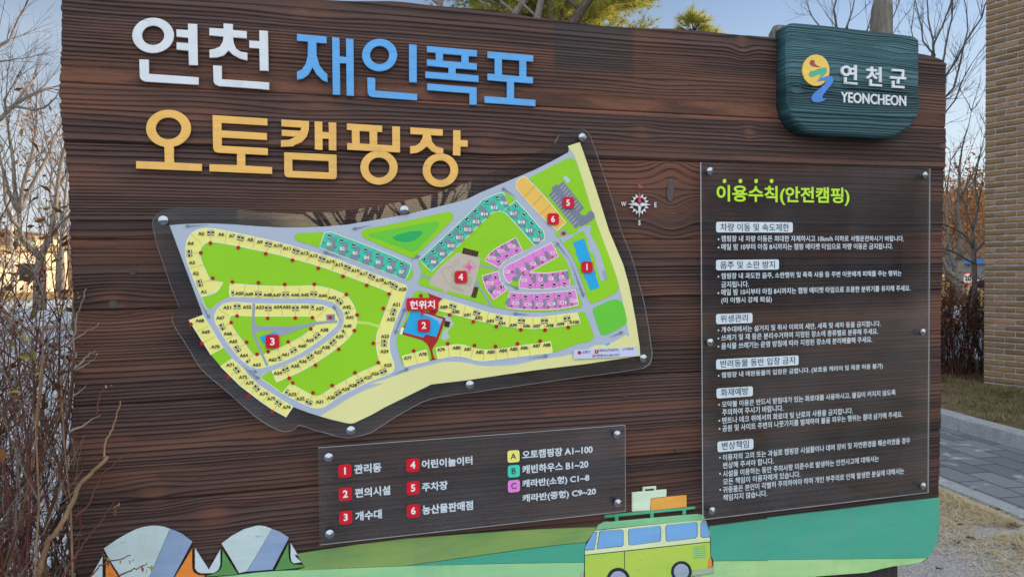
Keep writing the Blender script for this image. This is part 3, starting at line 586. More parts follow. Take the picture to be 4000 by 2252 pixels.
# rules
rules = thing('rules_panel', (S(3190, 1340)[0], -0.02, S(3190, 1340)[1]), 'tall clear acrylic panel with white Korean camping rules under a lime green heading', 'sign panel', 'clear acrylic panels bolted to the signboard')
sheet(rules, [(2739.1, 633.2), (3634.9, 656.2), (3628.3, 1922.8), (2747.6, 2028.8)])
for p_ in ((2776.7, 667.7), (3618.8, 684.2), (2776.7, 1336.8), (3610, 1297), (2783.7, 1994.8), (3610, 1897.7)): bolt(rules, *p_)
YT = YS-0.0004
b = MB(); text(b, '이용수칙(안전캠핑)', 'A', 170, 272, 487, 1655, 487, YT, TXTG, 0.026)
for cx in (258, 436, 612, 784): b.flat(ell('A', cx, 220, 21, 24, 20), YT, TXTG)
b.build('heading', rules)
def sec(zt, rect, ttext, tl, tt, tb, tr, tbr, lines):
    b = MB(); z0 = ZM[zt]; q = [(z0[0]+x/z0[2], z0[1]+y/z0[2]) for x, y in rect]
    c = [S(px, py, YS) for px, py in q]; x0 = (c[0][0]+c[3][0])/2; x1 = (c[1][0]+c[2][0])/2; z1 = (c[0][1]+c[1][1])/2; zz = (c[2][1]+c[3][1])/2
    r = 0.006; pts = []
    for cx, cz, a0 in ((x1-r, z1-r, 0), (x0+r, z1-r, 90), (x0+r, zz+r, 180), (x1-r, zz+r, 270)):
        for i in range(6): a = math.radians(a0+18*i); pts.append((cx+r*math.cos(a), cz+r*math.sin(a)))
    rplate(b, pts, YS-0.0014, 0.0012, TXTW)
    o = b.build('section_tag', rules)
    b = MB(); text(b, ttext, zt, tl, tt, tb, tr, tbr, YS-0.0018, TXTK, 0.008); b.build('tag_lettering', o)
    b = MB()
    for (z_, body, xl, top, bot, xr, br, bul) in lines:
        text(b, body, z_, xl, top, bot, xr, br, YT, TXTW, 0.013)
        if bul: b.flat(ell(z_, bul[0], bul[1], 9, 10, 14), YT, TXTW)
    b.build('rule_lettering', rules)
sec('A', [(163,680),(1018,677),(1018,792),(163,797)], '차량 이동 및 속도제한', 212, 695, 782, 980, 778, [
 ('A', '캠핑장 내 차량 이동은 최대한 자제하시고 10km/h 이하로 서행운전하시기 바랍니다.', 222, 835, 905, 2262, 888, (191, 870)),
 ('A', '매일 밤 10부터 아침 8시까지는 캠핑 에티켓 타임으로 차량 이동은 금지됩니다.', 222, 925, 996, 2140, 975, (191, 962))])
sec('A', [(162,1103),(863,1093),(863,1207),(162,1218)], '음주 및 소란 방지', 210, 1117, 1201, 823, 1193, [
 ('A', '캠핑장 내 과도한 음주, 소란행위 및 폭죽 사용 등 주변 이웃에게 피해를 주는 행위는', 222, 1250, 1321, 2237, 1280, (190, 1288)),
 ('A', '금지됩니다.', 222, 1340, 1411, 530, 1405, None),
 ('B', '매일 밤 10시부터 아침 8시까지는 캠핑 에티켓 타임으로 조용한 분위기를 유지해 주세요.', 222, 0, 72, 2335, 12, (190, 40)),
 ('B', '(미 이행시 강제 퇴실)', 222, 88, 164, 787, 150, None)])
sec('B', [(162,275),(568,262),(568,372),(162,387)], '위생관리', 212, 285, 368, 520, 358, [
 ('B', '개수대에서는 설거지 및 취사 이외의 세안, 세족 및 세차 등을 금지합니다.', 222, 415, 487, 2003, 412, (190, 455)),
 ('B', '쓰레기 및 재 등은 분리수거하여 지정된 장소에 종류별로 분류해 주세요.', 222, 505, 577, 1973, 497, (190, 547)),
 ('B', '음식물 쓰레기는 운영 방침에 따라 지정된 장소에 분리배출해 주세요.', 222, 598, 670, 1908, 588, (190, 636))])
sec('B', [(163,780),(1083,735),(1083,845),(163,890)], '반려동물 동반 입장 금지', 213, 785, 869, 1045, 832, [
 ('B', '캠핑장 내 애완동물의 입장은 금합니다. (보호용 캐리어 및 목중 허용 불가)', 225, 920, 993, 2027, 893, (193, 962))])
sec('B', [(167,1103),(572,1082),(572,1190),(167,1215)], '화재예방', 217, 1105, 1192, 525, 1178, [
 ('B', '모닥불 이용은 반드시 받침대가 있는 화로대를 사용하시고, 불길이 커지지 않도록', 230, 1240, 1313, 2170, 1190, (197, 1285)),
 ('B', '주의하여 주시기 바랍니다.', 232, 1330, 1404, 915, 1362, None),
 ('D', '텐트나 데크 위에서의 화로대 및 난로의 사용을 금지합니다.', 232, 78, 151, 1692, 44, (200, 120)),
 ('D', '공원 및 사이트 주변의 나뭇가지를 벌채하여 불을 피우는 행위는 절대 삼가해 주세요.', 234, 170, 243, 2247, 80, (203, 210))])
sec('D', [(178,350),(578,323),(578,440),(178,465)], '변상책임', 228, 355, 444, 530, 424, [
 ('D', '이용자의 고의 또는 과실로 캠핑장 시설물이나 대여 장비 및 자연환경을 훼손하였을 경우', 240, 490, 563, 2333, 375, (207, 532)),
 ('D', '변상해 주셔야 합니다.', 242, 578, 651, 808, 607, None),
 ('D', '시설을 이용하는 동안 주의사항 미준수로 발생하는 안전사고에 대해서는', 240, 670, 743, 1983, 582, (208, 712)),
 ('D', '모든 책임이 이용자에게 있습니다.', 243, 758, 831, 1105, 758, None),
 ('D', '귀중품은 본인이 각별히 주의하여야 하며 개인 부주의로 인해 발생한 분실에 대해서는', 240, 850, 923, 2265, 717, (210, 890)),
 ('D', '책임지지 않습니다.', 243, 938, 1011, 735, 970, None)])

# legend
legend = thing('legend_panel', (S(1840, 1880)[0], -0.02, S(1840, 1880)[1]), 'low wide clear acrylic panel with six red number badges and place names', 'sign panel', 'clear acrylic panels bolted to the signboard')
sheet(legend, [(1242.7, 1748), (2443.9, 1659.5), (2444.7, 1995.8), (1248.5, 2127.8)])
for p_ in ((1284.3, 1786), (1288.2, 2085), (2411.7, 1696.8), (2414.8, 1964.7)): bolt(legend, *p_)
def badge(parent, z, cx, cy, wpx, ch, m=BADGE, tm=PW, y=YS, hh=0.56, name='number_badge', bold=0.03):
    z0 = ZM[z]; X, Y = z0[0]+cx/z0[2], z0[1]+cy/z0[2]; w = wpx/z0[2]; b = MB()
    rplate(b, rrect(X, Y, w, w, w*0.2, y), y-0.0022, 0.0020, m); o = b.build(name, parent)
    b = MB(); text_c(b, ch, X, Y, w*hh, y-0.0026, tm, bold); b.build('numeral' if ch.isdigit() else 'letter', o)
    return o
for ch, z, cx, cy in (('1','q',895,381),('2','q',899,614),('3','q',902,848),('4','q',1578,323),('5','q',1580,553),('6','q',1583,782)): badge(legend, z, cx, cy, 132, ch)
BK = TXTK
for ch, cx, cy, col in (('A', 14, 235, C(226, 226, 128)), ('B', 17, 384, C(66, 200, 184)), ('C', 18, 533, C(214, 132, 220))):
    badge(legend, 'r', cx, cy, 120, ch, PRI('legend '+ch, col), BK, name='letter_badge', bold=0.012, hh=0.5)
for body, z, xl, tp_, bt, xr, br in (('관리동','q',988,322,417,1262,390),('편의시설','q',995,557,652,1352,624),('개수대','q',998,790,884,1265,862),('어린이놀이터','q',1668,272,360,2178,320),('주차장','q',1670,500,590,1930,570),('농산물판매점','q',1673,728,823,2183,773),
        ('오토캠핑장 A1~100','r',103,182,268,812,202),('캐빈하우스 B1~20','r',103,328,416,768,352),('캐라반(소형) C1~8','r',103,475,566,778,494),('캐라반(중형) C9~20','r',105,620,710,845,632)):
    b = MB(); text(b, body, z, xl, tp_, bt, xr, br, YT, TXTW, 0.03); b.build('place_name_lettering', legend)

# map
mapp = thing('map_panel', (S(1600, 1150)[0], -0.02, S(1600, 1150)[1]), 'large irregular clear acrylic panel carrying the green and yellow campground map', 'sign panel', 'clear acrylic panels bolted to the signboard')
outl = 'p 1530,800 1543,745 1590,690 1650,662 1800,642 2000,636 2300,648 2575,668 a 1000,70 1400,95 1800,96 2200,80 c 0,255 300,240 600,213 1000,155 1300,90 1600,22 e 0,615 200,522 400,422 540,352 555,318 600,255 680,205 810,165 900,172 960,215 1000,290 1050,430 1200,860 1290,1140 1380,1449 f 1500,300 1600,650 1670,920 1720,1200 1755,1449 i 2310,150 2305,280 2270,400 2200,460 2110,505 1500,600 800,690 0,803 z 1200,985 1080,1004 1000,1045 935,1086 q 1050,32 930,53 800,35 680,0 h 840,815 650,770 462,712 420,745 370,770 310,780 250,768 130,710 0,625 b 900,1200 600,940 450,700 330,510 260,400 230,320 235,260 270,205 322,156 a 230,1060 130,770 40,500'
sheet(mapp, smooth(P(outl), 4))
for p_ in ((636.9, 860), (1579.5, 819), (2276.4, 535.4), (2514.8, 1398.8), (1836, 1502), (1371, 1680.5)): bolt(mapp, *p_)
ROAD = PRI('map road', C(164, 180, 204)); SANDM = PRI('map river', C(212, 216, 158), 0.05); YELM = PRI('map yellow', C(230, 226, 136), 0.05); GRNM = PRI('map lawn', C(136, 200, 34), 0.05); TEALM = PRI('map teal', C(62, 192, 174)); PINKM = PRI('map pink', C(214, 130, 214)); ORM = PRI('map orange', C(236, 186, 92)); GR2 = PRI('map green', C(96, 194, 60)); GR3 = PRI('map pond', C(34, 168, 96)); PATHM = PRI('map path', C(144, 158, 182)); LOT = PRI('map car park', C(112, 124, 150)); BLUM = PRI('map blue', C(32, 162, 228)); DRED = PRI('map red way', C(156, 38, 42)); STONE = PRI('map stone', C(186, 180, 172)); BRN = PRI('map brown', C(52, 32, 28)); GRAYM = PRI('map hut grey', C(122, 134, 158)); CARK = PRI('map car black', C(34, 40, 48)); WLN = PRI('map white line', C(232, 238, 224)); DASH = PRI('map dashes', C(106, 104, 50)); LABK = PRI('map plot numbers', C(66, 66, 52)); DOT = PRI('map red dots', C(166, 14, 22)); ARR = PRI('map arrows', C(110, 124, 150)); TANM = PRI('map seats', C(150, 110, 66))
pm = MB(); Y0 = YS-0.0004; ST = 0.00028
def lay(level, m, ps, sm=True, line=0.0):
    q = P(ps) if isinstance(ps, str) else ps
    if sm: q = smooth(q)
    pm.flat(q, Y0-level*ST, m)
    if line: pm.strip(q, line, Y0-(level+0.5)*ST, WLN, True)
lay(0, ROAD, 'a 200,255 400,240 700,232 1000,245 1300,268 1600,285 1900,284 2200,268 c 500,410 900,342 1250,282 1600,196 2000,95 g 480,150 700,58 e 150,745 300,680 500,580 700,470 712,455 714,415 702,387 853,338 900,470 1000,760 1080,1000 1220,1449 f 1300,190 1400,430 1470,680 1510,880 1560,1150 1605,1449 i 2068,250 1000,410 0,533 d 2200,1320 1900,1365 1700,1395 1240,1449 h 1367,522 1250,590 1050,685 1010,692 960,685 800,648 680,612 560,575 400,515 322,622 62,467 b 1085,1140 840,895 720,755 445,320 620,255 620,250', False)
lay(1, SANDM, 'e 702,387 740,440 780,500 820,600 1000,1180 1100,1449 f 1240,370 1335,650 1385,850 1440,1150 1475,1330 1420,1312 1350,1360 1290,1395 1180,1435 i 1150,40 1000,115 850,170 700,215 500,262 0,330 d 2300,1205 2000,1220 1850,1215 1700,1180 1550,1165 1400,1165 1200,1210 1000,1265 700,1370 450,1449 h 1367,260 1150,340 960,440 820,530 680,612 800,648 960,685 1010,692 1050,685 1250,590 1367,522 d 1240,1449 1700,1395 1900,1365 2200,1320 i 0,533 1000,410 2068,250 f 1605,1449 1560,1150 1510,880 1470,680 1400,430 1300,190 e 1220,1449 1080,1000 1000,760 900,470 853,338', False)
lay(1.5, YELM, 'a 600,1155 530,1000 450,790 405,640 400,550 420,450 470,370 560,312 660,296 760,302 1000,345 1300,410 1630,485 1960,580 2300,680 c 500,895 800,1010 1000,1085 1150,1140 1240,1175 1264,1210 d 930,270 850,500 770,700 720,850 710,950 715,1010 735,1090 770,1200 770,1250 750,1290 650,1340 500,1395 h 1000,345 850,430 780,480 720,515 650,525 580,515 450,455 280,370 365,262 600,300 500,0 b 900,700 a 1000,1000', True, 3)
lay(2.5, GRNM, 'a 600,1155 780,1100 875,975 720,945 690,900 620,750 585,640 585,570 620,505 680,470 740,465 900,485 1245,555 1590,630 1920,720 2240,820 2576,945 c 920,1210 1030,1262 1042,1290 d 725,360 640,580 590,720 555,820 545,930 555,1020 580,1130 598,1180 560,1205 300,1320 h 950,235 830,300 715,375 680,395 640,398 600,390 480,325 365,262 280,370 150,275 62,215 55,190 80,165 165,127 b 1300,800 900,500 800,110 740,172 700,186 660,165', True, 2.5)
for ps in ('d 300,650 450,665 600,710 590,742 440,697 300,687',): lay(3.5, PRI('map pale way', C(186, 216, 108)), ps, False)
lay(3.6, YELM, 'b 1485,955 1545,1100 1700,1030 1870,955 2175,765 2330,650 2450,545 2530,430 2555,330 2550,250 2530,165 2490,90 2420,5 a 2300,1080 2210,1050 2020,1015 1830,1020 1660,1022 1490,1020 1320,1015 960,985 965,1160 b 1300,500', True, 2.5)
lay(4.6, ROAD, 'b 965,32 1150,32 1400,42 1700,50 1950,42 2170,70 2270,105 2340,160 2385,240 2390,330 2370,400 2310,480 2200,570 2080,655 1940,745 1790,825 1640,895 1485,955 1400,988 1355,1010 1345,1040 1200,985 1000,830 800,560 640,280 700,185 740,170 800,110 880,60', True)
lay(5.2, YELM, 'b 970,97 880,120 810,175 770,250 768,310 790,380 850,480 950,630 1050,760 1150,860 1230,905 1320,925 1430,900 1650,830 1850,730 1960,660 2080,575 2200,480 2280,410 2320,350 2325,290 2300,230 2250,185 2180,150 2080,125 1900,118 1600,118 1280,113 1040,95', True, 2.5)
lay(6.2, GRNM, 'b 955,310 962,280 990,260 1040,258 1235,270 1960,272 2010,285 2040,310 2050,345 2045,380 2000,420 1855,530 1705,610 1555,685 1395,745 1300,765 1255,755 1150,620 1050,490 980,380', True, 2)
lay(7.2, PATHM, 'b 1245,112 1278,112 1270,330 1285,370 1320,395 1400,398 1700,398 1900,375 2050,340 2315,322 2312,350 2050,375 1850,430 1600,520 1540,500 1525,455 1350,450 1300,465 1288,500 1300,560 1445,890 1415,898 1240,480 1235,350')
lay(7.4, GRAYM, 'b 2170,250 2278,245 2280,318 2173,322', False); lay(8, BLUM, 'b 1335,530 1525,463 1550,545 1375,617', False)
lay(5.2, YELM, 'b 445,320 620,255 875,668 720,755', False, 2.5); lay(5.2, GRNM, 'b 720,755 875,668 985,803 840,897', False); lay(5.2, YELM, 'b 840,897 985,803 1130,930 1210,1030 1330,1140 1475,1235 1610,1320 1755,1405 1667,1537 1500,1445 1365,1355 1085,1140', False, 2.5)
# north strip and middle lawns
lay(2.5, GRNM, 'a 1775,395 1800,365 1850,352 2150,345 2085,535 1820,455 1785,430'); lay(2.5, GRNM, 'c 1300,940 1330,1000 1325,1060 1290,1100 1240,1105 1260,1000')
lay(3, TEALM, 'c 220,508 300,503 350,520 800,690 1270,885 1300,910 1305,950 1240,1105 155,698', True, 2.5)
lay(2.5, GRNM, 'c 690,540 685,505 705,475 740,465 1000,415 1400,330 1750,252 1800,255 1835,285 1840,320 1815,360 1370,800 1330,825 1290,822 720,580'); lay(3, GR2, 'c 770,540 790,520 900,500 1600,370 1650,375 1655,405 1600,500 1380,730 1330,742 1280,735 850,580 785,560'); lay(3.5, GR3, 'c 1070,570 1150,530 1300,495 1420,487 1452,505 1420,550 1350,605 1260,628 1170,620 1100,595')
lay(2.5, GRNM, 'g 690,340 740,352 960,560 1085,718 1270,692 f 600,260 690,400 750,560 800,740 870,880 885,930 860,960 g 1590,1392 1400,1427 1150,1441 900,1432 640,1392 588,1377 c 1760,1276 1700,1256 1410,1165 1395,1150 1428,1050 1436,1020 1430,960 1400,900 1405,855 g 0,900 500,300', True)
lay(2.5, GRNM, 'g 745,140 780,150 830,185 878,230 800,300 740,300')
lay(3.2, TEALM, 'g -175,877 480,265 510,228 620,180 700,150 745,148 800,290 735,352 680,347 630,360 590,390 -39,1005', True, 2.5); lay(3.2, TEALM, 'g 735,352 800,290 880,232 1000,360 1120,500 1180,570 1193,620 1180,660 1080,718 790,390', True, 2.5)
lay(3.4, ROAD, 'g 1080,718 960,780 800,865 740,910 700,960 688,1020 700,1080 740,1150 790,1205 830,1225 950,1240 1200,1235 1400,1218 1530,1195 1600,1180 1570,1140 1470,1160 1300,1185 1100,1195 900,1185 830,1165 790,1125 755,1060 742,1010 752,965 790,930 850,905 1050,800 1270,690 1330,660 1200,640')
for ps in ('g 1270,690 1345,838 1020,1015 835,1105 808,1135 765,1080 742,1010 752,965 790,930 850,905 1050,800', 'g 930,1075 1020,1015 1200,1020 1440,988 1472,1155 1300,1185 1100,1195 912,1185', 'g 880,632 958,785 820,850 740,905 697,965 540,882 600,800 680,740 770,690', 'g 510,1050 690,1000 692,1040 710,1100 750,1160 785,1200 640,1308 560,1200 520,1100', 'g 810,1220 950,1240 1200,1235 1400,1220 1527,1198 1563,1368 1350,1410 1100,1420 900,1412 775,1398'):
    lay(4.0, PINKM, ps, True, 2.5)
lay(3, STONE, 'c 1895,758 2185,828 2130,1080 2065,1312 1765,1238 1760,1274 1715,1266 1710,1222 1530,1160 1560,1080 1650,960 1850,790', False)
for ps in ('c 1965,698 2158,748 2140,815 1947,770', 'c 2100,1185 2158,1200 2122,1332 2060,1315', 'd 1410,650 1478,662 1462,735 1398,718'): lay(4, BRN, ps, False)
for ps in ('c 1988,722 2018,730 2008,768 1978,760', 'c 2042,736 2074,745 2064,785 2032,776', 'c 2098,750 2130,758 2120,798 2088,790', 'c 2108,1205 2142,1214 2130,1250 2098,1240', 'c 2092,1265 2126,1274 2114,1312 2080,1302'): pm.strip(P(ps), 1.2, Y0-4.6*ST, TANM, True)
for ps in ('c 1435,1030 1555,1070 1550,1100 1425,1062', 'c 2175,910 2400,950 2395,985 2165,935', 'g 455,1075 480,1150 640,1392 600,1387 478,1180 425,1150'): lay(3, PATHM, ps, False)
lay(4, PRI('map star', C(226, 80, 170)), 'c 2040,875 2055,925 2105,938 2060,958 2035,1005 2015,958 1968,935 2015,922', False)
GLN = PRI('map grey line', C(128, 126, 124))
for ps in ('c 1840,900 1855,870 1890,850 1912,862 1905,890 1875,918 1850,920', 'c 2030,870 2060,858 2080,890 2120,930 2110,960 2070,975 2050,1015 2020,1015 2005,980 1960,950 1962,920 2000,910', 'c 1690,985 1720,955 1770,955 1800,935 1830,950 1840,985 1810,1040 1850,1060 1840,1110 1810,1155 1770,1150 1740,1100 1700,1020', 'c 1980,1150 2020,1130 2020,1060 2050,1075 2065,1120 2040,1175'): pm.strip(smooth(P(ps)), 1.0, Y0-4*ST, GLN, True)
for k in range(5): pm.strip(ell('c', 1825+33*k, 1194+11*k, 15, 20, 12), 0.9, Y0-4*ST, GLN, True)
# east
lay(2.5, GRNM, 'e 205,795 690,545 750,540 800,575 900,850 1000,1180 1100,1449 f 1240,370 1335,650 1340,720 1310,780 1040,910 1000,912 960,870 830,490 740,300 630,150 540,30 e 590,1449 680,1350 400,1000', True)
lay(3, ORM, 'e 50,880 60,830 100,795 150,772 175,780 400,1010 680,1350 562,1452 350,1250 60,930', True, 2.5)
lay(3.2, ROAD, 'f 590,95 680,60 780,40 860,-30 900,-60 1000,-60 980,30 1030,130 1060,160 1120,330 1170,490 1205,605 1120,635 1045,420 1050,395 1030,290 985,280 960,180 950,110 900,5 780,50 785,75 640,150', False)
lay(3.6, LOT, 'e 500,915 558,868 580,885 645,833 908,1165 850,1218 870,1255 920,1260 990,1200 1030,1225 1045,1290 960,1355 870,1398 850,1385 797,1425 460,1005 510,955', False)
for k in range(9): pm.strip(P('e %d,%d %d,%d' % (660+25.5*k, 866+34*k, 606+25.5*k, 920+34*k)), 1.2, Y0-4.2*ST, WLN)
for k in range(11): pm.strip(P('e %d,%d %d,%d' % (540+28*k, 982+35*k, 485+28*k, 1034+35*k)), 1.2, Y0-4.2*ST, WLN)
lay(3.6, PRI('map pale', C(170, 200, 214)), 'e 640,790 675,752 735,820 700,860', False)
lay(3.6, BLUM, 'f 763,152 905,98 940,200 945,230 975,300 1000,400 1030,490 1050,520 1060,590 1105,712 985,757 940,640 905,580 905,545 870,420 830,360 800,265 800,240', False)
lay(3.6, PATHM, 'f 1130,508 1170,490 1205,605 1160,618', False); lay(3.6, PATHM, 'f 595,20 680,-15 700,35 620,75', False)
lay(2.5, GR2, 'f 1020,985 1040,962 1270,866 1330,868 1390,910 1445,1120 1440,1150 1400,1200 1180,1312 1140,1312 1110,1290 1022,1020'); lay(2.5, BLUM, 'f 1175,1430 1225,1412 1237,1425 1185,1449', False)
# south
lay(2.5, GRNM, 'd 1010,350 1025,300 1085,272 1180,300 1410,380 1700,465 2000,555 2300,600 2576,603 f 500,1060 830,1030 890,1018 920,1035 1028,1320 1015,1362 960,1395 800,1432 509,1533 d 2200,1120 2050,1142 1900,1157 1720,1127 1540,1098 1320,1130 1210,1155 900,1228 870,1180 808,960 808,860 840,760 905,640 945,520')
lay(3, YELM, 'd 1333,470 1333,435 1350,405 1385,381 1410,380 1700,468 2000,555 2300,600 2576,606 f 500,1070 825,1033 860,1165 560,1210 260,1232 d 2230,725 1930,670 1640,600 1330,515', True, 2.5)
lay(3, YELM, 'd 870,1095 1178,1012 1210,1155 905,1230', False, 2.5); lay(3, YELM, 'd 1295,990 1450,962 1540,950 1640,955 1740,985 1850,1010 1950,1015 2150,1000 2350,965 2560,940 f 485,1393 509,1533 d 2576,1071 2350,1100 2050,1140 1900,1155 1780,1145 1700,1115 1600,1098 1500,1098 1320,1130', True, 2.5)
lay(3.2, DRED, 'd 1180,298 1400,379 1345,420 1332,470 1325,510 1290,580 1400,610 1418,630 1400,680 1330,880 1290,950 1255,1000 1255,1040 1280,1120 1312,1134 1220,1152 1240,1120 1225,1040 1210,990 1180,940 1120,895 870,822 885,740 1000,560 1220,540 1210,330', True)
lay(4, BLUM, 'd 980,530 1090,530 1240,580 1385,630 1360,690 1305,855 1175,820 1135,860 1040,835 890,795 940,640', False); lay(4.3, PRI('map roof edge', C(150, 176, 214)), 'd 1080,540 1240,582 1385,632 1345,700 1325,660 1230,600 1090,560', False)
lay(4, WLN, 'd 862,732 898,742 872,822 840,815', False); lay(3.2, PRI('map terrace', C(170, 190, 196)), 'd 1390,575 1480,600 1490,640 1530,690 1490,720 1440,800 1475,860 1400,905 1360,870 1390,770 1450,740 1480,690 1400,640', False)
# cars, plot lines, dots
SEG = '''a 718,300 714,465 C|475,372 610,492|400,612 565,598 C|450,793 620,752|530,995 720,942 C|920,330 895,480|1103,365 1070,520 C|1280,402 1247,552|1455,442 1420,595 C|1632,482 1590,628|1805,530 1760,675 C|1968,577 1922,718|2135,630 2085,775 C|2297,680 2245,815|2457,738 2400,880 C|1138,1160 1150,1005|1315,1168 1320,1018 C|1490,1172 1490,1022|1663,1175 1658,1022 C|1835,1168 1830,1020|2008,1168 2022,1015 C|2172,1195 2212,1050|2305,1248 2400,1145 C
c 365,840 308,975|680,955 618,1090|835,1015 765,1155 C|980,1075 918,1205|1122,1135 1045,1265 C|380,545 370,580|540,600 530,635|690,655 682,690|845,715 835,750|990,775 980,810|1135,838 1122,872
b 2470,185 2530,165|2410,508 2455,545|2220,560 2320,670 C|2080,655 2175,768|1940,740 2030,870 C|1790,825 1870,955|1640,895 1700,1030 C|1050,98 1050,258 C|820,182 952,275|815,425 960,360 C|905,565 1052,490|1010,708 1155,618 C|1200,790 1255,748|1443,120 1443,270 C|1612,120 1615,272|1782,120 1785,272 C|1972,120 1962,272|2205,155 2040,292|2085,550 1995,450 C|1945,655 1855,532|1785,745 1705,610 C|1625,820 1557,685|692,398 540,463|775,528 630,600|1085,915 970,1010 C|1205,1035 1085,1140|1330,1140 1225,1240 C|1468,1235 1365,1355
h 265,440 190,545 C|410,438 475,328|545,500 600,390 C|785,472 712,372|900,402 832,300 C|1012,335 955,235|1130,275 1075,168 C|1250,220 1200,112
d 655,1330 600,1200 C|810,553 670,508 C|695,930 545,928 C|1060,1190 1025,1050|1467,1100 1450,965|1602,1095 1618,960|1733,1118 1778,985|1893,1152 1905,1015|2055,1140 2048,1005|2200,1120 2188,990|2340,1100 2328,970|2480,1085 2468,955|1525,425 1480,555 C|1670,465 1632,598|1828,510 1778,640 C|1960,540 1930,670|2105,575 2065,700 C|2236,590 2218,725|2377,605 2366,745 C|2520,610 2518,748
f 408,1090 412,1230 C|550,1080 560,1210|687,1062 705,1195 C
e 285,890 150,1035|388,1005 250,1140|490,1120 350,1248
g 510,228 590,385|480,265 580,385|385,350 430,390|295,437 340,480|203,530 250,575|108,615 150,655|14,703 60,745|622,180 645,225|950,320 905,360|1035,415 990,455|1122,513 1080,555|1165,745 1240,885|1055,800 1130,945|945,855 1025,1000|835,915 880,1040|1020,1015 925,1068|1097,1022 1092,1185|1220,1020 1222,1185|1340,1005 1355,1175|815,790 845,840|690,815 760,885|600,1170 740,1100|932,1245 920,1300|1052,1248 1050,1310|1172,1245 1175,1300|1292,1238 1300,1300|1410,1225 1420,1285'''
LC = 6.6
def car(px, py, ang, k=1.0):
    """a small top view car, 21 photo pixels long; ang in radians of its long axis in the photo"""
    ca, sa = math.cos(ang), math.sin(ang)
    T = lambda pts: [(px+k*(a*ca-b_*sa), py+k*(a*sa+b_*ca)) for a, b_ in pts]
    yy = Y0-8.2*ST
    pm.flat(T([(-10.5, -3.4), (-9, -4.6), (9, -4.6), (10.5, -3.2), (10.5, 3.2), (9, 4.6), (-9, 4.6), (-10.5, 3.4)]), yy, CARK)
    for x0, x1 in ((-9.2, -5.6), (3.0, 7.2)): pm.flat(T([(x0, -3.4), (x1, -3.2), (x1, 3.2), (x0, 3.4)]), yy-0.00012, WLN)
for row in SEG.split('\n'):
    z = row[0]; z0 = ZM[z]
    for sg in row[2:].split('|'):
        tk = sg.split(); a, b_ = [np.array([float(v) for v in t_.split(',')])/z0[2]+np.array(z0[:2]) for t_ in tk[:2]]
        d = b_-a; Ln = np.linalg.norm(d); d = d/Ln; n_ = np.array([-d[1], d[0]]); k = 0.0
        while k < Ln-1.5:
            pm.strip([a+d*k, a+d*min(k+2.6, Ln)], 1.3, Y0-8*ST, DASH); k += 4.2
        if len(tk) > 2:
            c = a+d*min(15.5, Ln*0.33); an = math.atan2(d[1], d[0])
            car(*(c+n_*8), an); car(*(c-n_*8), an)
def zc(z, x, y): z0 = ZM[z]; return z0[0]+x/z0[2], z0[1]+y/z0[2]
for z, x, y, an in (('a',995,1107,90),('a',2000,1287,90),('b',2430,228,-22),('b',2388,463,48),('b',1580,798,65),('b',1185,838,-38),('h',327,354,-60)): car(*zc(z, x, y), math.radians(an))
for k in range(7):
    o_ = (150*k, 57*k); car(*zc('c', 280+151*k, 552+58.5*k), math.radians(100), .95)
    lay(7, GRAYM, 'c '+' '.join('%d,%d' % (x+o_[0], y+o_[1]) for x, y in ((310,565),(368,578),(322,745),(250,722),(235,678),(290,662))), False)
    lay(7, TANM, ell('c', 205+150.5*k, 633+57*k, 17, 17, 4), False)
    o_ = (106.7*k, -100.5*k); car(*zc('c', 1480+106.3*k, 845-101*k), math.radians(50), .95)
    lay(7, GRAYM, 'c '+' '.join('%d,%d' % (x+o_[0], y+o_[1]) for x, y in ((1505,805),(1550,765),(1665,892),(1620,935),(1545,900),(1560,870))), False)
    lay(7, TANM, ell('c', 1527+106.7*k, 930-101*k, 17, 17, 4), False)
for k in range(4):
    lay(7, GRAYM, 'g '+' '.join('%d,%d' % (x+87*k, y+94*k) for x, y in ((872,325),(918,358),(850,430),(805,392))), False); lay(7, TANM, ell('g', 800+87*k, 324+92*k, 14, 14, 4), False)
for ps in ('g 602,250 640,228 690,340 650,345', 'g 712,190 755,172 800,290 768,302'): lay(7, GRAYM, ps, False)
for z, x, y, an in (('c',2265,122,75),('c',2393,67,75),('g',877,288,-45),('g',967,380,-45),('g',1055,478,-45),('g',1138,573,-45),('g',890,780,60),('g',780,838,58),('g',693,897,55),('g',660,1067,-15),('g',720,1170,-25),('g',1034,1155,90),('g',1165,1158,90),('g',1295,1148,88),('g',1410,1135,85),('g',858,1268,92),('g',985,1280,90),('g',1107,1283,92),('g',1227,1278,90),('g',1348,1270,88),('g',1467,1245,84)): car(*zc(z, x, y), math.radians(an), .95)
# caravans
for x, y, an in ((885,690,62),(780,745,55),(675,805,48),(570,1062,-18),(620,1190,-25),(1078,1080,90),(1200,1078,90),(1327,1070,88),(1440,1045,84),(800,1340,95),(935,1350,92),(1065,1360,92),(1190,1355,90),(1312,1345,88),(1440,1325,86),(1230,825,58),(1122,885,58),(1015,945,58),(908,1005,58),(880,1070,-28)):
    X, Y = zc('g', x, y); ca, sa = math.cos(math.radians(an)), math.sin(math.radians(an))
    lay(7, GRAYM, [(X+a*ca-b_*sa, Y+a*sa+b_*ca) for a, b_ in ((-17, -5), (-12, -5.5), (14, -5.5), (17, 0), (14, 5.5), (5, 5.5), (5, 12), (-6, 12), (-6, 5.5), (-17, 5))], False)
for x, y in ((838,678),(728,735),(616,808),(545,1093),(612,1226),(1037,1042),(1161,1043),(1284,1035),(1394,1020),(832,1380),(970,1394),(1102,1397),(1231,1392),(1360,1381),(1488,1360),(1276,845),(1170,902),(1065,960),(957,1018),(840,1008)): lay(7.6, PRI('map table', C(140, 80, 52)), ell('g', x, y, 15, 15, 4), False)
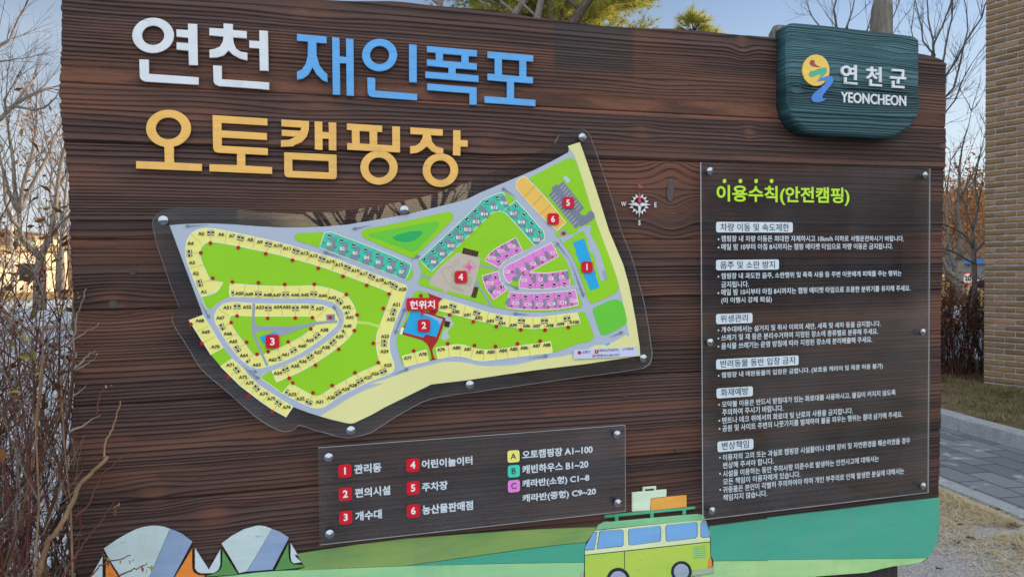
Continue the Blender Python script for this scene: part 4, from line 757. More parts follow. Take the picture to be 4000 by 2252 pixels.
DOTS = 'a 714,480 593,602 1064,537 1410,613 1747,695 2070,795 2383,897 743,921 990,967 1318,977 1649,998 2021,995 2424,1124 b 1050,268 1435,298 1782,294 1998,289 975,350 470,372 607,613 940,1034 1193,1275 1170,598 1300,748 1440,716 1692,593 1976,430 2220,287 2560,255 2525,450 2328,685 2037,887 1707,1048 1750,1108 2005,1234 2247,1140 2533,980 h 173,563 c 137,955 450,1058 748,1171 1031,1280 1430,1300 d 636,494 510,932 573,1175 279,1302 1018,1028 1445,938 1782,960 2047,972 2323,938 1470,576 1767,662 2057,723 2366,764 f 650,36 112,1247 416,1250 708,1217 70,1420 354,1387'
DP = []
for q_ in P(DOTS):
    if all(abs(q_[0]-o_[0])+abs(q_[1]-o_[1]) > 6 for o_ in DP): DP.append(q_)
for px, py in DP: pm.flat([(px+7.6*math.cos(t_*.5236), py+7.4*math.sin(t_*.5236)) for t_ in range(12)], Y0-8.6*ST, DOT)
# arrows: tail -> head
def arrow(p0, p1, w=4.5, hl=15, hw=8, dbl=False):
    a, b_ = np.array(p0), np.array(p1); d = (b_-a)/np.linalg.norm(b_-a); n_ = np.array([-d[1], d[0]])
    yy = Y0-7.8*ST; e = b_-d*hl
    pm.flat([tuple(b_), tuple(e+n_*hw), tuple(e-n_*hw)], yy, ARR); s0 = a+d*(hl if dbl else 0)
    pm.flat([tuple(e+n_*w/2), tuple(e-n_*w/2), tuple(s0-n_*(w/2 if dbl else .4)), tuple(s0+n_*(w/2 if dbl else .4))], yy, ARR)
    if dbl: pm.flat([tuple(a), tuple(s0+n_*hw), tuple(s0-n_*hw)], yy, ARR)
for ps in ('a 690,250 390,268', 'c 810,418 562,465', 'c 440,828 200,748', 'c 1300,855 1418,795', 'b 570,80 710,305', 'b 1120,890 1325,1065', 'b 1180,950 1312,975', 'b 2355,340 2258,130', 'd 745,1330 960,1248', 'f 220,1060 10,1040', 'f 1225,1340 1405,1270', 'g 880,190 720,90', 'g 760,1130 915,1195', 'i -200,310 220,248'): arrow(*P(ps))
arrow(*P('d 910,485 780,822'), dbl=True); a_, b_ = P('f 740,380 555,142'); arrow(a_, b_); a_, b_ = P('f 735,378 908,838'); arrow(a_, b_, 6)
# plot numbers
LAB = '''a A1 628,1090 A2 527,860 A3 480,724 A4 463,481 A5 597,361 A6 848,368 A7 984,388 A8 1213,436 A9 1334,465 A10 1560,511 A11 1674,545 A12 1896,604 A13 2010,638 A14 2220,710 A15 2332,751 A50 1079,1111 A49 1199,1121 A48 1432,1130 A47 1550,1134 A46 1778,1130 A45 1900,1130 A44 2124,1139 A43 2243,1165 A42 2428,1282 A41 2463,1411 A51 924,1289 A52 1173,1283 A53 1335,1287 A54 1560,1283 A55 1672,1283 A56 1901,1280 A57 2091,1302 A67 840,1417
c A16 604,983 A17 710,1025 A18 909,1104 A19 1010,1140 A20 1199,1219 A21 1118,1411 B1 278,655 B2 443,710 B3 602,765 B4 748,822 B5 893,880 B6 1038,945 B7 1189,1005 B8 1590,877 B9 1697,777 B10 1808,675 B11 1914,570 B12 2019,470 B13 2124,372 B14 2230,275 B15 2352,194 B16 2474,136
b A68 579,326 A69 654,468 A70 776,655 A66 933,489 A65 999,588 A64 1134,763 A63 1295,881 A62 1495,816 A61 1655,751 A60 1866,643 A59 1965,575 A58 2145,443 A40 2437,393 A39 2337,527 A38 2165,662 A37 2068,725 A36 1874,838 A35 1775,896 A34 1561,986 A71 960,884 A72 1123,1036 A73 1206,1110 A74 1383,1245 A75 1478,1306 A76 1673,1413 A33 1742,1252 A32 1845,1306 A31 2084,1345 A30 2231,1293 A29 2412,1188 A28 2507,1139
d A22 730,630 A23 655,845 A24 648,1033 A25 690,1208 A26 531,1313 A27 440,1363 A77 942,1118 A78 1130,1070 A79 1360,1013 A80 1555,989 A81 1694,1006 A82 1847,1043 A83 1987,1042 A84 2139,1025 A85 2274,1005 A86 2406,989 A89 1396,479 A90 1544,538 A91 1688,577 A92 1834,617 A93 1979,654 A94 2125,684 A95 2270,706 A96 2436,716
f A97 314,1200 A98 477,1193 A99 612,1174 A100 783,1150 A87 308,1446 A88 437,1437
g B17 855,374 B18 940,465 B19 1025,557 B20 1105,657 C1 1278,800 C2 1174,861 C3 1068,918 C4 960,976 C5 785,1007 C6 972,1099 C7 1148,1091 C8 1262,1081 C9 1377,1067 C10 832,729 C11 716,782 C12 617,858 C13 594,1131 C14 671,1230 C15 877,1349 C16 1013,1361 C17 1140,1363 C18 1270,1355 C19 1393,1342 C20 1511,1321'''
for row in LAB.split('\n'):
    tk = row.split(); z = tk[0]
    for i in range(1, len(tk), 2):
        x, y = (float(v) for v in tk[i+1].split(',')); X, Y = zc(z, x, y)
        text_c(pm, tk[i], X, Y, 13.5 if tk[i][0] == 'A' else 13, Y0-9.2*ST, LABK if tk[i][0] == 'A' else WLN, 0.035, 1.05)
printed = pm.build('printed_map', mapp)
YBG = Y0-9*ST
for ch, z, cx, cy, w in (('1','f',943,458,140),('2','d',1146,708,156),('3','b',1494,588,172),('4','d',1610,100,154),('5','e',706,1100,143),('6','e',516,1304,143)): badge(printed, z, cx, cy, w, ch, y=YBG)
b = MB(); q = smooth(P('d 945,365 1310,365 1328,385 1328,505 1310,523 1152,525 1127,597 1100,525 945,523 927,505 927,385'), 2); b.solid(q, [], YBG-0.0024, 0.002, BADGE, 0.0003)
mk = b.build('location_marker', printed); b = MB(); text(b, '현위치', 'd', 970, 395, 502, 1285, 502, YBG-0.0028, PW, 0.03); b.build('marker_lettering', mk)
b = MB(); q = [S(*p, YBG) for p in P('i 722,148 2010,48 2015,238 728,335')]; zt_ = (q[0][1]+q[1][1])/2; zb_ = (q[2][1]+q[3][1])/2
rplate(b, [(q[0][0], zt_), (q[0][0], zb_), (q[1][0], zb_), (q[1][0], zt_)], YBG-0.0016, 0.0014, PRI('sticker lilac', C(188, 200, 238))); stk = b.build('key_sticker', printed)
b = MB(); yk = YBG-0.002
for body, xl, tp_, bt, xr, br in (('소화기', 900, 150, 208, 1052, 200), ('대피소(구급상자)', 1240, 120, 185, 1630, 160), ('대피로', 1785, 88, 142, 1932, 136), ('문의전화 031-834-7271', 1103, 232, 288, 1652, 250)): text(b, body, 'i', xl, tp_, bt, xr, br, yk, TXTK, 0.012)
b.flat(ell('i', 842, 188, 38, 38, 24), yk, BADGE); rplate(b, rrect(*zc('i', 1181, 165), 76/5.152, 76/5.152, 3, YBG), yk, 0.0003, BADGE); text_c(b, '1', *zc('i', 1183, 165), 45/5.152, yk-0.0003, PW, 0.03)
b.flat(P('i 1695,142 1735,108 1730,98 1768,105 1752,145 1745,130'), yk, PRI('sticker blue', C(120, 140, 220))); b.build('key_lettering', stk)
# ------------------------------------------------------------------ ground and terrain
def struct(o, label=None): o['kind'] = 'structure'; return o
def sheet_poly(name, pts, z, m):
    me = bpy.data.meshes.new(name); me.from_pydata([(x, y, z) for x, y in pts], [], [tuple(range(len(pts)))]); me.materials.append(m); me.update()
    o = bpy.data.objects.new(name, me); COL.objects.link(o); return struct(o)
SOIL = mat('dry earth', (0.24, 0.19, 0.14), 0.95, 0.3, 1.5, 0.1, bump=0.5, bscale=40, col2=(0.36, 0.29, 0.20))
GRAVEL = mat('sandy gravel', (0.22, 0.20, 0.18), 0.95, 0.3, 110, 0.1, bump=0.9, bscale=120, col2=(0.70, 0.65, 0.60))
ASPH = mat('pale worn asphalt', (0.24, 0.25, 0.26), 0.9, 0.3, 34, 0.15, bump=0.6, bscale=70, col2=(0.70, 0.71, 0.72))
PALE = mat('pale concrete', (0.45, 0.46, 0.47), 0.9, 0.15, 8, 0.15, bump=0.2)
KERBM = mat('granite kerb', (0.27, 0.275, 0.28), 0.85, 0.2, 60, 0.2, bump=0.5, bscale=90, col2=(0.46, 0.46, 0.455), grime=0.5)
MOSS = mat('mossy soil', (0.060, 0.060, 0.016), 0.95, 0.4, 2.5, 0.1, bump=1.0, bscale=60, col2=(0.22, 0.165, 0.105))
GOLD = mat('dry golden grass', (0.30, 0.17, 0.055), 0.95, 0.3, 3, 0.1, bump=0.6, bscale=30, col2=(0.44, 0.27, 0.10))
WPNT = mat('white road line', (0.62, 0.62, 0.62), 0.8, 0.15, 20)
b = MB(); R_ = 700
sheet_poly('ground', [(-R_, -R_), (R_, -R_), (R_, R_), (-R_, R_)], 0.0, SOIL)
sheet_poly('gravel', [(-9, -9), (3.9-1.4, -9), (3.90, 1.3), (4.0, 2.0), (4.9, 8.5), (-9, 8.5)], 0.004, GRAVEL)
sheet_poly('road', [(-24, -14), (-0.7, -14), (-0.55, 1.5), (3.0, 9), (6, 34), (0.5, 34), (-6.25, 20.5), (-7.54, 18.04), (-15.5, 1)], 0.008, ASPH)
sheet_poly('far_road', [(-17.5, 1), (-10.2, 17.2), (-5.6, 26), (2, 41), (-12, 46), (-30, 40), (-60, 28), (-60, 1)], 0.008, ASPH)
sheet_poly('meadow', [(-60, 47), (-13, 50), (6, 46), (22, 18.5), (60, 24), (90, 60), (80, 120), (-80, 120)], 0.006, GOLD)
sheet_poly('forecourt', [(8.2, 6.9), (12, 4), (30, 10), (22.5, 18.0), (20, 19), (9.5, 9)], 0.006, PALE)
def kerb(pts, w, h, name='kerb'):
    b = MB(); p = [np.array(q, float) for q in pts]
    for i in range(len(p)-1):
        d = p[i+1]-p[i]; d /= np.linalg.norm(d); n_ = np.array([-d[1], d[0]])*w/2
        L_ = np.linalg.norm(p[i+1]-p[i]); k = 0.0
        while k < L_-0.05:
            a, c = p[i]+d*(k+0.004), p[i]+d*min(k+0.996, L_)
            q = [a+n_, c+n_, c-n_, a-n_]
            b.add([(*v, -0.05) for v in q]+[(*v, h-0.008) for v in q]+[(*(v*0.97+(a+c)/2*0.03), h) for v in q], [(0,1,5,4),(1,2,6,5),(2,3,7,6),(3,0,4,7),(4,5,9,8),(5,6,10,9),(6,7,11,10),(7,4,8,11),(8,9,10,11)], KERBM); k += 1.0
    return struct(b.build(name))
kerb([(3.55, -2.0), (3.99, 1.40), (4.08, 2.1), (4.9, 8.0)], 0.12, 0.018)
kerb([(5.05, -1.6), (5.45, 2.5), (5.54, 3.2), (6.1, 6.6)], 0.17, 0.13)
kerb([(-15.6, 1.0), (-7.62, 18.0), (-6.35, 20.6), (0.2, 33)], 0.22, 0.05)
# block paving between the kerbs
PAV = bpy.data.materials.new('grey block paving'); PAV.use_nodes = True; t = PAV.node_tree; pb = t.nodes['Principled BSDF']; pb.inputs['Roughness'].default_value = 0.85
tcn = nn(t, 'ShaderNodeTexCoord'); mpn = nn(t, 'ShaderNodeMapping'); mpn.inputs['Rotation'].default_value = (0, 0, math.radians(-83)); br = nn(t, 'ShaderNodeTexBrick')
t.links.new(tcn.outputs['Object'], mpn.inputs['Vector']); t.links.new(mpn.outputs['Vector'], br.inputs['Vector'])
br.inputs['Scale'].default_value = 1.0; br.inputs['Brick Width'].default_value = 0.34; br.inputs['Row Height'].default_value = 0.205; br.inputs['Mortar Size'].default_value = 0.006; br.inputs['Mortar Smooth'].default_value = 0.3; br.inputs['Bias'].default_value = 0.0
br.inputs['Color1'].default_value = (0.125, 0.13, 0.138, 1); br.inputs['Color2'].default_value = (0.20, 0.205, 0.215, 1); br.inputs['Mortar'].default_value = (0.03, 0.03, 0.032, 1)
n3 = nn(t, 'ShaderNodeTexNoise'); n3.inputs['Scale'].default_value = 220; n3.inputs['Detail'].default_value = 3; t.links.new(tcn.outputs['Object'], n3.inputs['Vector'])
mr = nn(t, 'ShaderNodeMapRange'); mr.inputs['To Min'].default_value = 0.45; mr.inputs['To Max'].default_value = 1.6; t.links.new(n3.outputs['Fac'], mr.inputs['Value'])
mm = nn(t, 'ShaderNodeMix', data_type='RGBA', blend_type='MULTIPLY'); mm.inputs['Factor'].default_value = 1.0; t.links.new(br.outputs['Color'], mm.inputs['A']); t.links.new(mr.outputs['Result'], mm.inputs['B'])
n4 = nn(t, 'ShaderNodeTexNoise'); n4.inputs['Scale'].default_value = 5; n4.inputs['Detail'].default_value = 8; t.links.new(tcn.outputs['Object'], n4.inputs['Vector'])
r4 = nn(t, 'ShaderNodeMapRange'); r4.inputs['From Min'].default_value = 0.60; r4.inputs['From Max'].default_value = 0.72; t.links.new(n4.outputs['Fac'], r4.inputs['Value'])
m4 = nn(t, 'ShaderNodeMix', data_type='RGBA'); m4.inputs['B'].default_value = (0.42, 0.43, 0.44, 1); t.links.new(r4.outputs['Result'], m4.inputs['Factor']); t.links.new(mm.outputs['Result'], m4.inputs['A']); t.links.new(m4.outputs['Result'], pb.inputs['Base Color'])
bn = nn(t, 'ShaderNodeBump'); bn.inputs['Strength'].default_value = 0.7; bn.inputs['Distance'].default_value = 0.01; t.links.new(br.outputs['Fac'], bn.inputs['Height']); bn.invert = True; t.links.new(bn.outputs['Normal'], pb.inputs['Normal'])
sheet_poly('pavement', [(3.63, -2.0), (4.05, 1.40), (4.14, 2.1), (4.95, 8.0), (6.2, 8.0), (5.46, 3.2), (5.37, 2.5), (4.95, -1.6)], 0.012, PAV)
sheet_poly('planting_bed', [(5.10, -1.6), (5.52, 2.5), (5.60, 3.2), (6.2, 6.6), (6.9, 8.2), (8.3, 7.2), (12, 4.2), (9, -2)], 0.10, MOSS)
# hills: a low wooded ridge far behind, and an added unseen hill to the right that blocks the evening sun from the place
HILLM = mat('wooded hill', (0.10, 0.062, 0.040), 0.95, 0.5, 0.35, 0.05, bump=1.0, bscale=1.2, col2=(0.25, 0.135, 0.065))
def hill(az0, az1, R0, R1, hf, name='hill'):
    b = MB(); na, nr = 90, 10; vs = []
    rg = np.random.RandomState(3)
    for i in range(na+1):
        az = math.radians(az0+(az1-az0)*i/na); h = hf(i/na)
        for j in range(nr+1):
            u = j/nr; R__ = R0+(R1-R0)*u; vs.append((R__*math.sin(az), R__*math.cos(az), h*math.sin(u*math.pi/2)**1.2+(rg.rand()-.5)*0.05*h*u-0.05))
    b.add(vs, [(i*(nr+1)+j, (i+1)*(nr+1)+j, (i+1)*(nr+1)+j+1, i*(nr+1)+j+1) for i in range(na) for j in range(nr)], HILLM)
    return struct(b.build(name, None, True))
hill(-40, 64, 120, 210, lambda u: 13+4*math.sin(u*9+1)+2.5*math.sin(u*23)+(2 if u > .8 else 0))
b = MB(); vs = []; NX, NY = 24, 30
for i in range(NX+1):
    for j in range(NY+1):
        x = 62+70*i/NX; y = -5+55*j/NY; ex = min(1, i/5); ey = min(1, j/2, (NY-j)/4); vs.append((x, y, -0.1+20*ex**.7*ey**.8*(0.94+0.06*math.sin(j*1.3+i))))
b.add(vs, [(i*(NY+1)+j, (i+1)*(NY+1)+j, (i+1)*(NY+1)+j+1, i*(NY+1)+j+1) for i in range(NX) for j in range(NY)], HILLM); struct(b.build('hill', None, True))  # sun blocker out of view, added to shade the sign and near ground

# ------------------------------------------------------------------ brick building on the right
cx_, cy_ = 7.47, 4.71; d1 = np.array([0.30, -0.954]); d1 /= np.linalg.norm(d1); nrm = np.array([d1[1], -d1[0]])   # nrm points out of the wall, towards the camera side
inn = -nrm
bld = thing('brick_building', (cx_, cy_, 0.05), 'tall building of rough tan and brown bricks with pale mortar at the right edge', 'building')
BR = bpy.data.materials.new('rough tan brick'); BR.use_nodes = True; t = BR.node_tree; pb = t.nodes['Principled BSDF']; pb.inputs['Roughness'].default_value = 0.9; pb.inputs['Specular IOR Level'].default_value = 0.15
at = nn(t, 'ShaderNodeAttribute'); at.attribute_name = 'tone'; a2 = nn(t, 'ShaderNodeAttribute'); a2.attribute_name = 'edge'
rp = nn(t, 'ShaderNodeValToRGB'); e = rp.color_ramp.elements; e[0].position = 0.0; e[0].color = (0.165, 0.105, 0.050, 1); e[1].position = 1.0; e[1].color = (0.34, 0.20, 0.115, 1)
for pos, c in ((0.35, (0.26, 0.162, 0.074, 1)), (0.7, (0.21, 0.122, 0.070, 1))): k = e.new(pos); k.color = c
t.links.new(at.outputs['Fac'], rp.inputs['Fac'])
tcn = nn(t, 'ShaderNodeTexCoord'); no = nn(t, 'ShaderNodeTexNoise'); no.inputs['Scale'].default_value = 22; no.inputs['Detail'].default_value = 6; t.links.new(tcn.outputs['Object'], no.inputs['Vector'])
ad = nn(t, 'ShaderNodeMath', operation='MULTIPLY_ADD'); ad.inputs[1].default_value = 1.5; t.links.new(no.outputs['Fac'], ad.inputs[0]); t.links.new(a2.outputs['Fac'], ad.inputs[2])
mr = nn(t, 'ShaderNodeMapRange'); mr.inputs['From Min'].default_value = 0.98; mr.inputs['From Max'].default_value = 1.20; mr.inputs['To Max'].default_value = 0.88; t.links.new(ad.outputs[0], mr.inputs['Value'])
mx = nn(t, 'ShaderNodeMix', data_type='RGBA'); mx.inputs['B'].default_value = (0.10, 0.088, 0.082, 1); t.links.new(mr.outputs['Result'], mx.inputs['Factor']); t.links.new(rp.outputs['Color'], mx.inputs['A']); t.links.new(mx.outputs['Result'], pb.inputs['Base Color'])
bn = nn(t, 'ShaderNodeBump'); bn.inputs['Strength'].default_value = 0.8; bn.inputs['Distance'].default_value = 0.012; n2 = nn(t, 'ShaderNodeTexNoise'); n2.inputs['Scale'].default_value = 60; n2.inputs['Detail'].default_value = 5; t.links.new(tcn.outputs['Object'], n2.inputs['Vector']); t.links.new(n2.outputs['Fac'], bn.inputs['Height']); t.links.new(bn.outputs['Normal'], pb.inputs['Normal'])
MORT = mat('pale mortar', (0.42, 0.40, 0.37), 0.95, 0.15, 60, 0.1, bump=0.4)
rg = np.random.RandomState(11); vs = []; fs = []; tone = []; edge = []; HB, WB, JT = 0.0555, 0.203, 0.0125
Wl, Ht = 3.2, 7.6; row = 0; z = 0.055
while z < Ht:
    u = 0.0; first = True
    while u < Wl:
        w = (0.0975 if row % 2 else WB) if first else WB; first = False
        tn = rg.rand(); pr = 0.010+0.007*rg.rand(); n0 = len(vs); cols = 5
        for ci in range(cols):
            uu = u+w*ci/(cols-1)
            for ri, (zz, pp, ed) in enumerate(((z, -0.004, .25), (z+0.004, pr*0.7, .2), (z+HB*0.35, pr, -0.25), (z+HB*0.65, pr*1.0, 0.0), (z+HB-0.004, pr*0.6, .5), (z+HB, -0.004, .5))):
                en = 0.0 if 0 < ci < cols-1 else 0.0025
                jx = (rg.rand()-.5)*0.003; jz = (rg.rand()-.5)*0.004 if ri in (0, 5) else 0; q = np.array([cx_, cy_])+d1*(uu+jx)+nrm*(pp+(rg.rand()-.5)*0.004-en)
                vs.append((q[0], q[1], z*0+zz+jz)); tone.append(tn); edge.append(ed)
        for ci in range(cols-1):
            for ri in range(5): a = n0+ci*6+ri; fs.append((a, a+6, a+7, a+1))
        for c_ in (0, cols-1): a = n0+c_*6; fs.append(tuple(range(a, a+6)))
        u += w+JT
    z += HB+JT; row += 1
me = bpy.data.meshes.new('brickwork'); me.from_pydata((np.array(vs)-world_loc(bld)).tolist(), [], fs); me.materials.append(BR)
for nm, arr in (('tone', tone), ('edge', edge)): me.attributes.new(nm, 'FLOAT', 'POINT').data.foreach_set('value', np.array(arr, np.float32))
o = bpy.data.objects.new('brickwork', me); COL.objects.link(o); o.parent = bld
b = MB(); c0 = np.array([cx_, cy_])+inn*0.001; q = [c0, c0+d1*7, c0+d1*7+inn*9, c0+inn*9]
b.add([(*p_, 0.0) for p_ in q]+[(*p_, Ht) for p_ in q], [(0,1,5,4),(1,2,6,5),(2,3,7,6),(3,0,4,7),(4,5,6,7)], MORT); b.build('wall_core', bld)
b = MB(); c0 = np.array([cx_, cy_])-d1*0.25+nrm*0.25; q = [c0, c0+d1*7.5, c0+d1*7.5+inn*9.5, c0+inn*9.5]
b.add([(*p_, Ht+0.003) for p_ in q]+[(*p_, Ht+0.22) for p_ in q], [(0,3,2,1),(0,1,5,4),(1,2,6,5),(2,3,7,6),(3,0,4,7),(4,5,6,7)], mat('dark fascia', (0.08, 0.08, 0.085), 0.6)); b.build('roof', bld)

# ------------------------------------------------------------------ buildings behind the camera, seen only as reflections in the acrylic
vis = thing('visitor_building', (4.0, -17.0, 0), 'long low visitor building with a cream upper wall facing the signboard', 'building')
CREAM = mat('cream render', (0.80, 0.76, 0.62), 0.85, 0.06, 2); DKW = mat('dark shaded facade', (0.10, 0.095, 0.09), 0.8, 0.2, 2, bump=0.2); GLS = mat('dark window glass', (0.02, 0.025, 0.03), 0.08, 0.1, 5, 0.6)
def wall_box(b, p0, p1, th, z0, z1, m):
    p0, p1 = np.array(p0, float), np.array(p1, float); d = (p1-p0)/np.linalg.norm(p1-p0); n_ = np.array([-d[1], d[0]])*th
    q = [p0, p1, p1-n_, p0-n_]; b.add([(*v, z0) for v in q]+[(*v, z1) for v in q], [(0,1,5,4),(1,2,6,5),(2,3,7,6),(3,0,4,7),(4,5,6,7),(0,3,2,1)], m)
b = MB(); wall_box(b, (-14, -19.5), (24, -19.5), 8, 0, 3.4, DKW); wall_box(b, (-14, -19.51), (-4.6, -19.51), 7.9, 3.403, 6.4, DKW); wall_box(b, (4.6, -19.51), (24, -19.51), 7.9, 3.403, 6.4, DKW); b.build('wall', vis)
b = MB(); q = [np.array([4.5, -19.3]), np.array([-1.46, -12.4]), np.array([-4.5, -15.0]), np.array([-4.5, -24.0]), np.array([4.5, -24.0])]
b.add([(*v, 2.303) for v in q]+[(*v, 7.5) for v in q], [(0,1,6,5),(1,2,7,6),(2,3,8,7),(3,4,9,8),(4,0,5,9),(5,6,7,8,9),(0,4,3,2,1)], CREAM); b.build('bay', vis)
b = MB(); b.add([(*v, 0) for v in q]+[(*v, 2.30) for v in q], [(0,1,6,5),(1,2,7,6),(2,3,8,7),(3,4,9,8),(4,0,5,9),(5,6,7,8,9)], DKW); b.build('bay_base', vis)  # shaded lower wall under the bay, its shade put into the dark colour
for k in range(7):
    b = MB(); b.box(-12+5*k, -9.4+5*k, -19.49, -19.44, 0.9, 2.6, GLS); b.build('window', vis)
# ------------------------------------------------------------------ trees and shrubs
BARK = mat('grey brown bark', (0.115, 0.095, 0.078), 0.95, 0.3, 12, 0.1, bump=0.8, bscale=40, col2=(0.22, 0.19, 0.16)); TWIG = mat('thin twig bark', (0.085, 0.062, 0.052), 0.9, 0.3, 8, 0.1); BARKD = mat('dark pine bark', (0.055, 0.042, 0.036), 0.95, 0.3, 20, 0.1, bump=0.8, bscale=50, col2=(0.12, 0.09, 0.075))
def leafmat(n_, c1, c2, tr=0.35):
    m = mat(n_, c1, 0.6, 0.2, 30, 0.25, col2=c2)
    t = m.node_tree; b = t.nodes['Principled BSDF']; o = [x for x in t.nodes if x.type == 'OUTPUT_MATERIAL'][0]
    tl = nn(t, 'ShaderNodeBsdfTranslucent'); ms = nn(t, 'ShaderNodeMixShader'); ms.inputs['Fac'].default_value = tr
    src = b.inputs['Base Color'].links[0].from_socket
    t.links.new(src, tl.inputs['Color']); t.links.new(b.outputs[0], ms.inputs[1]); t.links.new(tl.outputs[0], ms.inputs[2]); t.links.new(ms.outputs[0], o.inputs['Surface'])
    return m
def rv(rg): v = rg.normal(size=3); return v/np.linalg.norm(v)
def twig(mb, p, d, L_, r, lvl, m, rg, tips, spread=0.7, up=0.12, nch=3):
    n = 4; pts = [p]; dd = d
    for i in range(n):
        dd = dd+rv(rg)*0.18+np.array([0, 0, up])*0.5; dd = dd/np.linalg.norm(dd); pts.append(pts[-1]+dd*L_/n)
    mb.tube(pts, [r*(1-0.75*i/n) for i in range(n+1)], m, 3, False)
    tips.append((pts[-1], dd))
    if lvl > 0:
        for k in range(nch):
            i = rg.randint(1, n+1); c = pts[i]-pts[i-1]; c = c/np.linalg.norm(c)+rv(rg)*spread; c /= np.linalg.norm(c)
            twig(mb, pts[i], c, L_*(0.45+0.3*rg.rand()), r*0.55, lvl-1, m, rg, tips, spread, up, nch)
def skeleton(mb, paths, depth, r0, m, mt, rg, tips, twl=1.2, dens=1.6, lvl=2, rt=None, up=0.12, taper=0.55, nch=3, jit=0.03):
    """limbs traced as lines, set at their real distance and given random depth; twigs are grown from them"""
    for pi, (ps, rk) in enumerate(paths):
        q = P(ps) if isinstance(ps, str) else ps
        dz = 0.0; pts = []; dr = rg.normal()*jit*depth*0.5
        for i, (px, py) in enumerate(q):
            pts.append(AT(px, py, depth+dr*i*0.6))
        # subdivide with a wobble
        fine = []
        for i in range(len(pts)-1):
            L_ = np.linalg.norm(pts[i+1]-pts[i])
            for k in range(3): fine.append(pts[i]+(pts[i+1]-pts[i])*k/3+rv(rg)*L_*0.012*(k > 0))
        fine.append(pts[-1]); n = len(fine)
        rr = [max(r0*rk*(1-taper*i/(n-1)), 0.004) for i in range(n)]
        mb.tube(fine, rr, m, 8 if rk > 0.6 else 6)
        tot = sum(np.linalg.norm(fine[i+1]-fine[i]) for i in range(n-1))
        if twl <= 0 or rk >= 0.99: continue
        for k in range(max(2, int(tot*dens))):
            i = rg.randint(1, n); p = fine[i]; d = fine[i]-fine[i-1]; d = d/np.linalg.norm(d)+rv(rg)*0.75; d /= np.linalg.norm(d)
            twig(mb, p, d, twl*(0.6+0.7*rg.rand()), min(rr[i]*0.45, (rt or 0.012)), lvl, mt, rg, tips, 0.7, up, nch)
        twig(mb, fine[-1], (fine[-1]-fine[-2])/np.linalg.norm(fine[-1]-fine[-2]), twl, rr[-1]*0.8, lvl, mt, rg, tips, 0.6, up, nch)
def leaves(mb, pts, size, m, rg, n=1, jit=0.06):
    vs = []; fs = []
    for p, d in pts:
        for k in range(n):
            c = p+rg.normal(size=3)*jit; a = rv(rg); b_ = np.cross(a, rv(rg)); b_ /= np.linalg.norm(b_); s = size*(0.6+0.8*rg.rand()); nn_ = np.cross(a, b_)
            i = len(vs); vs += [c-a*s, c+b_*s*.45+nn_*s*.25, c+a*s, c-b_*s*.45+nn_*s*.25]; fs.append((i, i+1, i+2, i+3))
    mb.add(vs, fs, m)
def tree(name, base, label, trunk, twigs=None, leaf=None, cat='tree', group=None, tn='trunk', fn='foliage'):
    t = thing(name, base, label, cat, group)
    trunk.build(tn, t, True)
    if leaf is not None: leaf.build(fn, t)
    return t
# left: a forked bare tree across the road
rg = np.random.RandomState(5); mb = MB(); tips = []
D_ = 30
skeleton(mb, [('v 300,1420 308,1150 312,985', 1.0)], D_, 0.27, BARK, TWIG, rg, tips, taper=0.3)
skeleton(mb, [('v 312,985 250,930 190,880 150,780 145,650', .62), ('v 145,650 112,450 100,250 70,50 50,-100', .36), ('v 145,650 180,420 235,250 270,60 280,-60', .36), ('v 145,650 240,440 330,280 380,180 420,60', .34), ('v 130,620 60,480 20,300 -30,130', .36), ('v 150,760 90,700 40,560 30,350 0,200', .34),
              ('v 312,985 350,900 390,820 420,640 440,450 470,250 495,150', .55), ('v 390,820 500,690 600,600', .3), ('v 420,640 380,480 400,330 380,200', .26), ('v 440,450 520,330 560,200', .22)], D_, 0.27, BARK, TWIG, rg, tips, 2.4, 1.5, 2, 0.02)
tree('bare_tree', G(160, 1210), 'bare grey tree with a forked trunk left of the signboard', mb)
# left: near branches of a tree out of frame, hanging into the top left
rg = np.random.RandomState(6); mb = MB(); tips = []
skeleton(mb, [('j -900,4200 -820,2600 -700,1500', 1.0)], 14, 0.16, BARK, TWIG, rg, tips, taper=0.4)
skeleton(mb, [('j -700,1500 -300,1380 0,1200 150,1050 300,960 450,900 530,880', .32), ('j 150,1050 230,930 330,810 350,740', .2), ('j 150,1060 330,1110 450,1080 560,985', .18), ('j -700,1500 -500,900 -200,600 0,460 100,400 140,290', .32), ('j -200,680 0,620 130,600', .16), ('j -700,1500 -620,700 -500,-300', .5), ('j 60,1130 40,1000 120,880', .14)], 14, 0.16, BARK, TWIG, rg, tips, 0.9, 2.6, 2, 0.009)
tree('bare_tree', AT(-350, 1700, 14)*np.array([1, 1, 0]), 'bare tree reaching thin branches into the top left corner of the sky', mb)
# left: tree with rusty leaves behind
rg = np.random.RandomState(8); mb = MB(); lf = MB(); tips = []
skeleton(mb, [('v 470,1300 470,1000 480,760', 1.0)], 45, 0.2, BARK, TWIG, rg, tips, taper=0.3)
t2 = []
skeleton(mb, [('v 480,760 450,560 400,400 330,250', .45), ('v 480,760 500,500 520,300 480,180', .5), ('v 480,760 560,600 640,420', .45), ('v 470,900 380,760 300,640', .35), ('v 500,500 420,330 350,200', .3)], 45, 0.2, BARK, TWIG, rg, t2, 2.6, 1.1, 2, 0.02)
RUST = leafmat('rusty dead leaves', (0.22, 0.10, 0.042), (0.40, 0.21, 0.085))
leaves(lf, [t_ for t_ in t2 if rg.rand() < 0.55], 0.16, RUST, rg, 2, 0.25)
tree('oak_tree', G(240, 1165), 'tree holding rusty orange leaves beside the left edge of the board', mb, leaf=lf)
